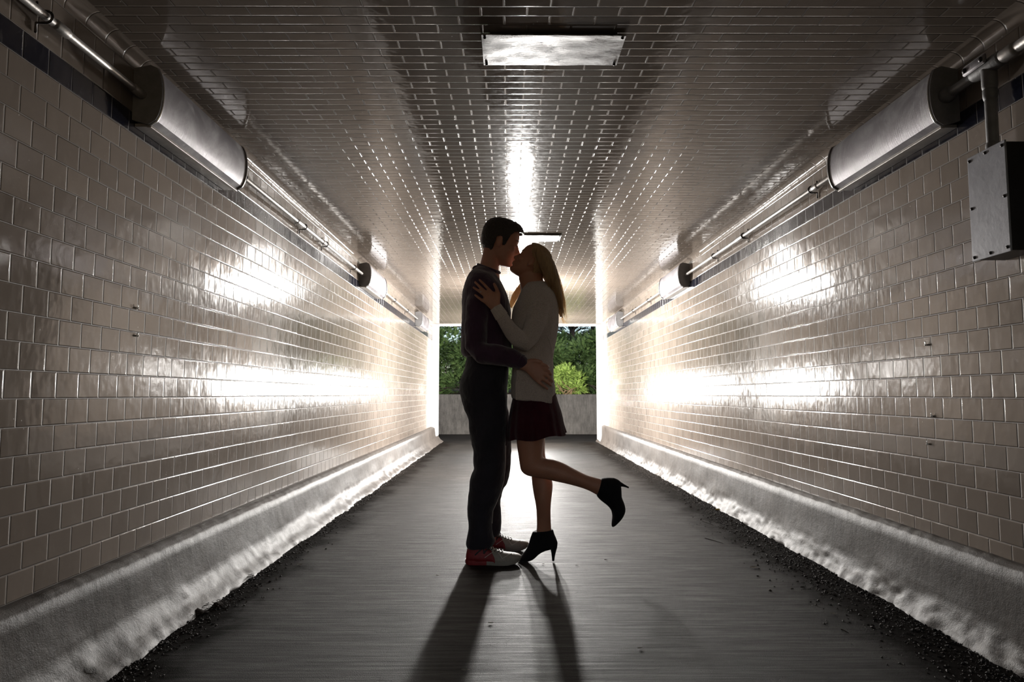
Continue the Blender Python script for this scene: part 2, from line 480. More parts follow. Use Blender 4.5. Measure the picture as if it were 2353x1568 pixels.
bm = bmesh.new(); box(bm, XL + cr - .001, XR - cr + .001, Y0, YE, ZC, ZC + .3); struct('ceiling', bm, M['ceil_tile'])
bm = bmesh.new()
box(bm, -14, 14, Y0 - 12, 15.2, -.3, 0); struct('floor', bm, M['floor'])
# rough concrete plinths
def plinth(name, X, s, led, prof, seed, ya=Y0, yb=YE + .45):
    def f(x, y, z, k):
        p = Vector((seed, y * 3.2, z * 9)); q = Vector((seed + 5, y * 16, z * 26)); g = Vector((seed + 9, y * 45, z * 60))
        low = max(0, 1 - z / .11)
        top = 1 if z > led - .03 else 0
        a = noise.noise(p) * (.005 + .014 * low) + noise.noise(q) * (.0018 + .010 * low) + noise.noise(g) * (.0010 + .007 * low)
        if k < 2: a = 0
        dz = (noise.noise(q * 1.7) * .005 if top and k >= 2 else 0) + (abs(noise.noise(q)) * .012 if 0.005 < z < .1 else 0)
        return (x + s * a, y, z + dz)
    bm = bmesh.new()
    extrude_profile(bm, prof, ya, yb, step=.022, f=f)
    return struct(name, bm, M['plinth'], True)
def sub(prof, n=3):
    out = []
    for (a, b), (c, d) in zip(prof, prof[1:]):
        for k in range(n): out.append((a + (c - a) * k / n, b + (d - b) * k / n))
    return out + [prof[-1]]
L = LEDGE_L
pl = [(XL - .05, L), (XL, L)] + sub([(XL + .018, L + .002), (XL + .032, L), (XL + .062, L - .020), (XL + .075, .16), (XL + .088, .09), (XL + .118, .045), (XL + .165, .008), (XL + .18, -.01)])
plinth('baseboard_left', XL, 1, L, pl, 1.3)
L = LEDGE_R
pr = [(XR + .05, L), (XR, L)] + sub([(XR - .010, L + .002), (XR - .018, L), (XR - .040, L - .018), (XR - .046, .16), (XR - .052, .09), (XR - .066, .045), (XR - .088, .008), (XR - .10, -.01)])
plinth('baseboard_right', XR, -1, L, pr, 4.1)
# portal jambs and lintel beyond the tiles, thin metal bead at the tile edge
bm = bmesh.new(); box(bm, XL - .3, XL + .082, YE, YE + .45, 0, 4.2); struct('wall_portal_left', bm, M['portal'])
bm = bmesh.new(); box(bm, XR - .070, XR + .3, YE, YE + .45, 0, 4.2); struct('wall_portal_right', bm, M['portal'])
bm = bmesh.new(); box(bm, XL + .082, XR - .070, YE, YE + .45, ZC, 4.2); struct('wall_portal_top', bm, M['portal'])
bm = bmesh.new(); box(bm, -14, XL - .3, YE + .1, YE + .45, 0, 4.2); struct('wall_outside_left', bm, M['concrete'])
bm = bmesh.new(); box(bm, XR + .3, 14, YE + .1, YE + .45, 0, 4.2); struct('wall_outside_right', bm, M['concrete'])
bm = bmesh.new()
box(bm, XL, XL + .006, YE - .012, YE, .28, ZC); box(bm, XR - .006, XR, YE - .012, YE, .31, ZC); box(bm, XL, XR, YE - .012, YE, ZC - .006, ZC)
struct('trim_1', bm, M['conduit'])
# retaining wall and bank outside
RW = 14.85
bm = bmesh.new(); box(bm, -14, 14, RW, RW + .3, 0, .865, .01); struct('wall_outside', bm, M['concrete'])
bm = bmesh.new()
g = [[bm.verts.new((-14 + 28 * i / 56, RW + .3 + 22 * (j / 30) ** 1.4, .80 + .9 * (j / 30) + .08 * noise.noise(Vector((i * .6, j * .6, 3))))) for i in range(57)] for j in range(31)]
for j in range(30):
    for i in range(56): bm.faces.new((g[j][i], g[j][i + 1], g[j + 1][i + 1], g[j + 1][i]))
o = struct('floor_bank', bm, M['soil'], True)

# ------------------------------------------------------------------ light fittings on the walls
def luminaire(X, s, ya, yb, label):
    r = root('wall_light', (X, ya, 1.98), label, 'light', 'half-round lights under the ceiling')
    zb, zt = 1.884, 2.075
    # D profile (offset from wall, z)
    def prof(k=1.0, o=0):
        pts = [(0.001, zb - o), (.062, zb - .016 - o)]
        c0 = ((zb + zt) / 2)
        for i in range(1, 15):
            a = -1 + 2 * i / 15
            pts.append((.062 + (.044 + o) * math.sqrt(max(0, 1 - a * a)) ** .9, c0 + a * ((zt - zb) / 2 + .016 + o)))
        pts += [(.062, zt + .012 + o), (.001, zt + o)]
        return [(X + s * d, z) for d, z in pts]
    bm = bmesh.new(); extrude_profile(bm, prof(), ya + .012, yb - .012, closed=True)
    c = new_obj('cover', bm, M['metal_cover'], r); autosmooth(c, 30)
    for k, (a, b) in enumerate(((ya, ya + .012), (yb - .012, yb))):
        bm = bmesh.new(); extrude_profile(bm, prof(o=.0035), a, b, closed=True)
        e = new_obj('end_cap', bm, M['cap'], r); autosmooth(e, 30)
        e['label'] = 'dull grey end plate'
        bm = bmesh.new()
        P = prof(o=.004)[1:-1]; yy = b if k == 0 else a
        tube(bm, [(x, yy, z) for x, z in P], .0028, 6)
        new_obj('rim', bm, M['rim'], e)
    bm = bmesh.new()
    box(bm, min(X + s * .002, X + s * .058), max(X + s * .002, X + s * .058), ya + .02, yb - .02, zb - .022, zb - .010)
    box(bm, min(X + s * .050, X + s * .066), max(X + s * .050, X + s * .066), ya + .013, yb - .013, zb - .027, zb - .015, .002)
    new_obj('bottom_rail', bm, M['conduit'], r, False)
    for i in range(5):
        yy = ya + .08 + (yb - ya - .16) * i / 4
        bm = bmesh.new(); sphere(bm, (X + s * .0845, yy, zt - .008), (.004, .004, .004), seg=8)
        new_obj('screw', bm, M['rim'], r)
    return r
LUM = [(2.455, 3.285), (6.27, 7.10), (10.02, 10.85)]
for side, X, s in (('left', XL, 1), ('right', XR, -1)):
    for i, (a, b) in enumerate(LUM):
        which = ['nearest', 'middle', 'farthest'][i]
        luminaire(X, s, a, b, f'{which} half-round metal light on the {side} tiled wall under the ceiling')
CZ = 1.975
def conduit(X, s, ya, yb, label, clips, off=.036, joints=()):
    r = root('conduit', (X + s * off, ya, CZ), label, 'pipe', 'conduit pipes between the wall lights')
    bm = bmesh.new(); tube(bm, [(X + s * off, ya, CZ), (X + s * off, yb, CZ)], .0125, 14)
    new_obj('pipe', bm, M['conduit'], r)
    for (a, b) in joints:
        bm = bmesh.new(); tube(bm, [(X + s * off, a, CZ), (X + s * off, b, CZ)], .0165, 14)
        new_obj('coupling', bm, M['conduit'], r)
    for y in clips:
        bm = bmesh.new()
        pts = []
        for k in range(9):
            a = R(180 * k / 8)
            pts.append((X + s * (off + .018 * math.sin(a)), y, CZ + .018 * math.cos(a)))
        pts = [(X + s * .006, y, CZ + .018)] + pts + [(X + s * .006, y, CZ - .018)]
        pts = [(X + s * .006, y, CZ + .045)] + pts + [(X + s * .006, y, CZ - .045)]
        tube(bm, pts, .004, 8)
        o = new_obj('clip', bm, M['bolt'], r)
    return r
conduit(XL, 1, -2.95, 2.452, 'grey conduit pipe on left wall running up to the nearest light', [1.93, .9, -.6], joints=[(2.40, 2.45), (1.97, 2.02), (1.2, 1.24)])
conduit(XL, 1, 3.288, 6.267, 'conduit pipe on left wall between the nearest and middle lights', [3.42, 4.45, 4.98, 5.9], joints=[(3.29, 3.33), (4.3, 4.42), (4.9, 4.95)])
conduit(XL, 1, 7.103, 10.017, 'conduit pipe on left wall between the middle and farthest lights', [8, 9])
conduit(XR, -1, 3.288, 6.267, 'conduit pipe on right wall between the nearest and middle lights', [3.62, 4.7, 5.4], joints=[(3.29, 3.33), (3.55, 3.6), (4.7, 4.85)])
conduit(XR, -1, 7.103, 10.017, 'conduit pipe on right wall between the middle and farthest lights', [8, 9])
# right near run: nipple, conduit body with cover, run towards camera, drop to the junction box
xc = XR - .052; yt = 2.225
r = root('conduit', (xc, yt, CZ), 'thick grey conduit tee beside the nearest right light, dropping to the box', 'pipe')
bm = bmesh.new(); tube(bm, [(xc, 2.452, CZ), (xc, yt + .05, CZ)], .018, 16); new_obj('nipple', bm, M['cap'], r)
bm = bmesh.new(); tube(bm, [(xc, 2.452, CZ), (xc, 2.435, CZ)], .029, 16); new_obj('locknut', bm, M['cap'], r)
bm = bmesh.new(); tube(bm, [(xc, yt + .06, CZ), (xc, yt - .06, CZ)], .026, 16); tube(bm, [(xc, yt, CZ), (xc, yt, CZ - .07)], .024, 16)
new_obj('tee_body', bm, M['cap'], r)
bm = bmesh.new(); box(bm, xc - .036, xc - .024, yt - .03, yt + .085, CZ + .0, CZ + .034, .008)
pc = new_obj('cover_plate', bm, M['metal_cover'], r)
for yy in (yt - .014, yt + .068):
    bm = bmesh.new(); sphere(bm, (xc - .038, yy, CZ + .017), (.005, .009, .009), seg=10); new_obj('bolt', bm, M['bolt'], pc)
bm = bmesh.new(); tube(bm, [(xc, yt - .05, CZ), (xc, -2.95, CZ)], .018, 16); tube(bm, [(xc, yt - .06, CZ), (xc, yt - .12, CZ)], .023, 16); new_obj('pipe', bm, M['conduit'], r)
bm = bmesh.new(); tube(bm, [(xc, yt, CZ - .05), (xc, yt, 1.672)], .0185, 16)
for z in (CZ - .085, 1.70): tube(bm, [(xc, yt, z), (xc, yt, z - .02)], .0225, 16)
new_obj('drop_pipe', bm, M['cap'], r)

# junction box
bx0, bx1, by0, by1, bz0, bz1 = XR - .11, XR - .001, 2.095, 2.272, 1.315, 1.672
r = root('junction_box', ((bx0 + bx1) / 2, (by0 + by1) / 2, bz0), 'dark grey metal junction box on right wall below the conduit tee', 'box')
bm = bmesh.new(); box(bm, bx0 + .006, bx1, by0 + .004, by1 - .004, bz0 + .004, bz1 - .004, .003); new_obj('housing', bm, M['bolt'], r, False)
bm = bmesh.new(); box(bm, bx0, bx0 + .006, by0, by1, bz0, bz1, .0015); lid = new_obj('lid', bm, M['box_paint'], r, False)
for (yy, zz) in ((by0 + .012, bz0 + .015), (by1 - .012, bz0 + .012), (by0 + .012, bz1 - .015), (by1 - .012, bz1 - .015), (by0 + .012, (bz0 + bz1) / 2), (by1 - .012, (bz0 + bz1) / 2), ((by0 + by1) / 2, bz0 + .012), ((by0 + by1) / 2, bz1 - .012)):
    bm = bmesh.new(); sphere(bm, (bx0 - .001, yy, zz), (.004, .0055, .0055), seg=10); new_obj('screw', bm, M['bolt'], lid)

# ceiling plates
for (ya, yb, lab) in ((2.285, 2.505, 'large smeared steel plate screwed to ceiling nearest the viewer'), (5.29, 5.51, "second smeared steel ceiling plate above the man's head")):
    xa, xb = -.100, .404
    r = root('ceiling_plate', ((xa + xb) / 2, (ya + yb) / 2, ZC), lab, 'plate', 'steel access plates in the ceiling')
    bm = bmesh.new()
    nx, ny = 40, 16
    gr = [[bm.verts.new((xa + (xb - xa) * i / nx, ya + (yb - ya) * j / ny, ZC - .012 - .0015 * noise.noise(Vector((i * .2, j * .3, ya))) - (.003 * (i / nx) if j < 2 else 0))) for i in range(nx + 1)] for j in range(ny + 1)]
    for j in range(ny):
        for i in range(nx): bm.faces.new((gr[j][i], gr[j + 1][i], gr[j + 1][i + 1], gr[j][i + 1]))
    ex = bmesh.ops.extrude_face_region(bm, geom=bm.faces[:])
    bmesh.ops.translate(bm, verts=[v for v in ex['geom'] if isinstance(v, bmesh.types.BMVert)], vec=(0, 0, .004))
    bmesh.ops.recalc_face_normals(bm, faces=bm.faces)
    pp = new_obj('plate', bm, M['plate'], r); autosmooth(pp, 40)
    bm = bmesh.new(); box(bm, xa + .03, xb - .03, ya + .006, yb - .006, ZC - .0062, ZC + .001); new_obj('backing_frame', bm, M['bolt'], r, False)
    for (x, y) in ((xa + .011, ya + .014), (xb - .011, ya + .014), (xa + .011, yb - .014), (xb - .011, yb - .014)):
        bm = bmesh.new(); sphere(bm, (x, y, ZC - .015), (.0055, .0055, .005), seg=10); new_obj('screw', bm, M['bolt'], pp)

# small anchors left in the wall tiles
for i, (px, py, side, lab) in enumerate(((312, 708, 0, 'tiny metal anchor in left wall tile, upper of two'), (312, 772, 0, 'tiny metal anchor in left wall tile, lower of two'),
                          (2131, 793, 1, 'tiny metal anchor high on right wall tiles'), (2145, 957, 1, 'tiny metal anchor midway down right wall tiles'), (2135, 1021, 1, 'tiny metal anchor lowest on right wall tiles'))):
    X = XL if side == 0 else XR
    d = _f + _r * ((px - CX) / F_PX) + _u * ((CY - py) / F_PX); k = X / d.x
    p = Vector((X, d.y * k, CAM_H + d.z * k)); s = 1 if side == 0 else -1
    bm = bmesh.new(); tube(bm, [p, p + Vector((s * .008, 0, 0))], .004, 8); tube(bm, [p + Vector((s * .007, 0, 0)), p + Vector((s * .009, .0, .012))], .002, 6)
    tag(new_obj('wall_anchor', bm, M['rim']), lab, 'anchor')

# ------------------------------------------------------------------ heads
HEAD = [(-.117, .070, .022, .022), (-.108, .083, .004, .034), (-.092, .082, -.018, .046), (-.078, .079, -.040, .054), (-.062, .083, -.060, .060), (-.045, .084, -.078, .066),
        (-.025, .083, -.090, .070), (-.005, .080, -.096, .073), (.012, .086, -.099, .075), (.028, .090, -.100, .076), (.055, .088, -.099, .075), (.080, .079, -.092, .069),
        (.100, .060, -.078, .056), (.112, .038, -.058, .040), (.119, .008, -.032, .020)]
def head_parts(bm, T, off=0, face=True, n=36):
    def tp(x, y, z): return T @ Vector((x, y, z))
    rings = []
    secs = [(Vector((f, z, 0)), Vector((b, z, 0)), hw) for z, f, b, hw in HEAD]
    for a, b, hw in resample(secs, 2):
        c = (a.x + b.x) / 2; e = (a.x - b.x) / 2 + off; z = a.y
        if off: z = z * (1 + off / .115)
        rings.append([tp(c + e * sgp(math.cos(t), .92), (hw + off) * sgp(math.sin(t), .92), z) for t in [2 * math.pi * j / n for j in range(n)]])
    ring_loft(bm, rings)
    if not face: return
    def sp(x, y, z, rx, ry, rz):
        sphere(bm, Vector(), (1, 1, 1), T @ Matrix.Translation((x, y, z)) @ Matrix.Diagonal((rx, ry, rz, 1)), 16)
    # nose
    nose = [(.012, .088, .010), (-.002, .094, .010), (-.018, .102, .012), (-.030, .109, .015), (-.038, .107, .016), (-.045, .094, .014)]
    ring_loft(bm, [[tp(x - .018 + .018 * math.cos(t), w_ * math.sin(t), z) for t in [2 * math.pi * j / 14 for j in range(14)]] for z, x, w_ in nose])
    for s in (-1, 1):
        sp(.092, s * .011, -.038, .010, .008, .007)
        sp(.072, s * .032, .000, .013, .016, .011)      # closed eye lids
        sp(.078, s * .032, .017, .010, .024, .007)      # brow ridge
        sp(.058, s * .046, -.028, .022, .018, .018)     # cheek
        # ear
        sp(-.006, s * .077, -.006, .017, .006, .030); sp(-.002, s * .082, .008, .014, .005, .016); sp(-.002, s * .079, -.028, .009, .005, .010)
    sp(.086, 0, -.060, .010, .021, .0065); sp(.084, 0, -.071, .010, .019, .0075)
    sp(.074, 0, -.100, .014, .018, .013)
def headT(px, py, Y, tilt, scale, face=1, roll=0, yaw=0):
    """tilt: nose-up positive (radians about Y); face +1 looks +x, -1 looks -x"""
    m = Matrix.Translation(W(px, py, Y))
    if face < 0: m = m @ Matrix.Rotation(math.pi, 4, 'Z')
    return m @ Matrix.Rotation(yaw, 4, 'Z') @ Matrix.Rotation(roll, 4, 'X') @ Matrix.Rotation(-tilt, 4, 'Y') @ Matrix.Scale(scale, 4)
YM, YW = 3.635, 3.58
TM = headT(1151.5, 560, YM + .01, R(-12), 1.03, 1)
TW = headT(1220.5, 604, YW, R(37), .865, -1)

# ------------------------------------------------------------------ man
man = root('person', (W(1130, 1300, YM).x, YM, 0), 'man in plum sweater and dark trousers kissing the woman, standing in running shoes', 'person')
bm = bmesh.new()
head_parts(bm, TM)
ploft(bm, YM, [(1112, 565, 1150, 575, .05), (1109, 585, 1147, 598, .055), (1105, 600, 1146, 618, .058), (1101, 615, 1148, 635, .062), (1090, 640, 1150, 655, .10), (1085, 665, 1150, 675, .14)])
ploft(bm, YM, [(1085, 650, 1148, 655, .14), (1078, 680, 1155, 680, .16), (1075, 740, 1160, 740, .15), (1078, 800, 1160, 800, .13), (1080, 850, 1158, 850, .13), (1072, 890, 1155, 890, .14), (1078, 930, 1150, 930, .14), (1090, 950, 1145, 950, .12)])
for Y, rows in ((3.58, [(1082, 920, 1150, 925, .06), (1092, 1000, 1148, 1000, .055), (1098, 1080, 1145, 1080, .05), (1090, 1130, 1138, 1130, .045), (1088, 1200, 1118, 1200, .035), (1088, 1262, 1118, 1258, .035)]),
                (3.76, [(1100, 920, 1160, 925, .06), (1112, 1000, 1160, 1000, .055), (1115, 1080, 1158, 1080, .05), (1106, 1130, 1146, 1130, .040, 3.81), (1112, 1200, 1140, 1200, .033, 3.85), (1112, 1250, 1140, 1245, .033, 3.87)])):
    ploft(bm, Y, rows)
# arms inside the sleeves, then the near hand on her hip
ptube(bm, [(1104, 672, 3.50, .035), (1097, 740, 3.45, .036), (1102, 806, 3.425, .034), (1150, 818, 3.385, .033), (1196, 836, 3.37, .026), (1206, 841, 3.367, .026)])
ptube(bm, [(1104, 672, 3.76, .035), (1110, 740, 3.83, .036), (1125, 808, 3.86, .036), (1170, 825, 3.84, .03), (1220, 840, 3.80, .026), (1236, 846, 3.775, .03)])
HY = 3.366
ploft(bm, HY, [(1200, 825, 1196, 849, .022), (1212, 826, 1206, 853, .020), (1228, 830, 1217, 864, .018), (1242, 838, 1229, 876, .017), (1252, 848, 1240, 884, .015)], n=18)
hand = [((1243, 838), (1251, 839), (1256, 841), (1260, 845), .0088), ((1247, 848), (1256, 850), (1262, 855), (1266, 861), .0092),
        ((1246, 858), (1256, 863), (1263, 869), (1269, 877), .0092), ((1242, 868), (1252, 874), (1260, 880), (1266, 886), .0088), ((1236, 877), (1245, 884), (1252, 889), (1258, 894), .008)]
for i, (a, b, c, d, rr) in enumerate(hand):
    ptube(bm, [(*a, HY - .003, rr * 1.08), (*b, HY - .012, rr), (*c, HY - .006, rr * .92), (*d, HY + .012, rr * .8)], 12)
# thumb alongside the index, from the palm's upper side
ptube(bm, [(1218, 830, HY - .004, .012), (1231, 829, HY - .010, .0105), (1243, 832, HY - .010, .009)], 12)
# far hand
for k in range(4): ptube(bm, [(1238, 838 + k * 7, 3.772, .009), (1250, 841 + k * 8, 3.765, .0085), (1260, 845 + k * 9, 3.75, .0075)], 10)
fuse('body', bm, .0045, M['skin_m'], man, 2)
# brows and lashes
def facial(T, parent, mat):
    for s in (-1, 1):
        bm = bmesh.new()
        tube(bm, [T @ Vector((.084, s * .018, .020)), T @ Vector((.0865, s * .030, .025)), T @ Vector((.076, s * .046, .021))], .0028, 6)
        new_obj('eyebrow', bm, mat, parent)
        bm = bmesh.new()
        tube(bm, [T @ Vector((.082, s * .020, -.004)), T @ Vector((.0855, s * .031, -.006)), T @ Vector((.079, s * .043, -.003))], .0014, 6)
        new_obj('eyelashes', bm, mat, parent)
facial(TM, man, M['brow'])
# short hair: offset head shell trimmed at the hairline
def short_hair():
    bm = bmesh.new()
    head_parts(bm, Matrix(), off=.011, face=False, n=96)
    bmesh.ops.subdivide_edges(bm, edges=bm.edges[:], cuts=3, use_grid_fill=True)
    bmesh.ops.triangulate(bm, faces=[f for f in bm.faces if len(f.verts) > 4])
    def keep(c):
        x, y, z = c
        line = ((-.13, -.072), (-.06, -.070), (-.040, -.056), (-.030, -.020), (-.025, .014), (-.012, .024), (.004, .022), (.010, -.004), (.014, -.022), (.026, -.018), (.034, .008), (.046, .040), (.060, .060), (.075, .066), (.12, .068))
        for (a, p), (b, q) in zip(line, line[1:]):
            if a <= x <= b: return z > p + (q - p) * (x - a) / (b - a) + .002 * noise.noise(Vector((x, y, z)) * 120)
        return z > .066
    bmesh.ops.delete(bm, geom=[f for f in bm.faces if not keep(f.calc_center_median())], context='FACES')
    for v in bm.verts:
        k = noise.noise(v.co * 60) * .0022 + noise.noise(v.co * 170) * .0016
        v.co += v.co.normalized() * k
        # fringe brushed up and forward
        if v.co.x > .05 and v.co.z > .06: v.co.x += .012 * min(1, (v.co.x - .05) / .03) ; v.co.z += .004
        if v.co.z < -.03: v.co *= .955
    ex = bmesh.ops.solidify(bm, geom=bm.faces[:], thickness=.010)
    bmesh.ops.transform(bm, matrix=TM, verts=bm.verts)
    rnd = random.Random(3)
    for i in range(420):                       # short spikes breaking the outline
        a = rnd.uniform(-2.9, 2.9); zz = rnd.uniform(.05, .118)
        rr = math.sqrt(max(.05, 1 - (zz / .128) ** 2))
        p = Vector((-.005 + .096 * rr * math.cos(a), .082 * rr * math.sin(a), zz))
        if p.x > .03 and p.z < .075: continue
        d = (p.normalized() + Vector((.6, 0, .15))).normalized() * rnd.uniform(.010, .018)
        tube(bm, [TM @ p, TM @ (p + d * .6), TM @ (p + d * 1.2 + Vector((.003, 0, 0)))], [.0013, .001, .0003], 4)
    return new_obj('hair', bm, M['hair_m'], man)
short_hair()
# sweater
bm = bmesh.new()
ploft(bm, YM, [(1098, 612, 1140, 622, .060), (1088, 620, 1145, 637, .10), (1077, 633, 1152, 650, .165), (1069, 652, 1160, 668, .20), (1063, 680, 1168, 688, .205), (1061, 705, 1173, 708, .195), (1061, 740, 1175, 740, .185),
               (1060, 770, 1176, 770, .175), (1059, 800, 1176, 800, .170), (1060, 812, 1175, 812, .170), (1066, 821, 1172, 826, .160)], n=40, p=.85)
ptube(bm, [(1106, 664, 3.52, .058), (1097, 700, 3.47, .060), (1093, 750, 3.445, .059), (1094, 795, 3.43, .056), (1108, 812, 3.41, .056), (1140, 816, 3.395, .054), (1172, 822, 3.38, .049), (1193, 830, 3.372, .040), (1199, 833, 3.37, .036)], 20)
ptube(bm, [(1104, 662, 3.76, .062), (1100, 700, 3.82, .060), (1105, 750, 3.84, .055), (1118, 798, 3.855, .052), (1135, 815, 3.86, .05), (1172, 826, 3.84, .044), (1205, 836, 3.81, .036)], 20)
fuse('sweater', bm, .006, M['sweater'], man, 4, .004, 14)
bm = bmesh.new()
tube(bm, [W(1101 + 22 + 24 * math.cos(t), 613 + 5 - 0 + 9 * math.cos(t), YM + .062 * math.sin(t)) for t in [2 * math.pi * j / 28 for j in range(29)]], .0095, 10)
tube(bm, [W(1095, 613, YM), W(1090, 615, YM), W(1087.5, 617, YM)], [.008, .009, .006], 10)
new_obj('collar', bm, M['sweater'], man)
bm = bmesh.new()
cuffc = [W(1199, 833, 3.37), W(1193, 830, 3.372)]
tube(bm, cuffc, .0385, 20, caps=False); new_obj('cuff', bm, M['sweater'], man)
# trousers
bm = bmesh.new()
ploft(bm, YM, [(1074, 815, 1165, 815, .145), (1071, 831, 1170, 831, .155), (1068, 846, 1169, 846, .165), (1062, 863, 1168, 865, .172), (1057.5, 879, 1167, 880, .175), (1057, 897, 1166, 897, .175), (1061, 917, 1165, 917, .172), (1067, 940, 1164, 940, .16), (1080, 960, 1160, 960, .13)], n=36, p=.9)
ploft(bm, 3.56, [(1066, 905, 1160, 905, .08), (1064, 925, 1163, 925, .088), (1068, 944, 1163, 945, .09), (1077, 966, 1163, 968, .09, 3.560), (1079, 995, 1162.5, 995, .089, 3.564), (1083, 1018, 1162, 1018, .088, 3.564), (1088, 1036, 1161.5, 1038, .086, 3.567), (1087, 1058, 1161, 1058, .085, 3.567), (1089, 1077, 1160, 1077, .083, 3.571),
                (1082, 1092, 1158, 1092, .082, 3.571), (1079, 1112, 1154, 1112, .079, 3.571), (1076, 1132, 1150, 1132, .075, 3.574), (1075, 1155, 1141, 1154, .072, 3.574), (1074, 1172, 1133, 1172, .069, 3.574), (1075, 1192, 1130.5, 1190, .066, 3.578), (1076, 1212, 1131, 1210, .064, 3.578),
                (1074, 1232, 1134, 1228, .064, 3.578), (1071, 1243, 1138, 1240, .066, 3.579), (1070, 1254, 1136, 1248, .066, 3.579), (1073, 1261, 1133, 1255, .064, 3.579)], n=30)
ploft(bm, 3.72, [(1075, 905, 1160, 905, .07), (1085, 930, 1166, 932, .08), (1095, 960, 1171, 962, .085, 3.746), (1100, 1000, 1174, 1000, .085, 3.759), (1105, 1035, 1174.5, 1035, .083, 3.772), (1105, 1062, 1174, 1062, .08, 3.785), (1104, 1087, 1171.5, 1087, .076, 3.798), (1102, 1109, 1165.5, 1109, .073, 3.811), (1100, 1124, 1157, 1123, .069, 3.824),
                (1099, 1141, 1153, 1141, .066, 3.837), (1100, 1156, 1149.5, 1156, .063, 3.850), (1101, 1172, 1152, 1172, .063, 3.850), (1102, 1196, 1152, 1196, .062, 3.863), (1104, 1214, 1151.7, 1214, .062, 3.863), (1106, 1228, 1151, 1221, .062, 3.863), (1106, 1234, 1146, 1232, .060, 3.863)], n=30)
fuse('trousers', bm, .0065, M['trousers'], man, 3, .0035, 16)
# pale seam down the near trouser leg
bm = bmesh.new()
sm = [(1161.5, 1025), (1160.6, 1069), (1157, 1105), (1150, 1132), (1141, 1154), (1132, 1174), (1130, 1203)]
tube(bm, [W(a + 1, b, 3.56) for a, b in sm], .0012, 6); new_obj('seam', bm, M['shoe_piping'], man)
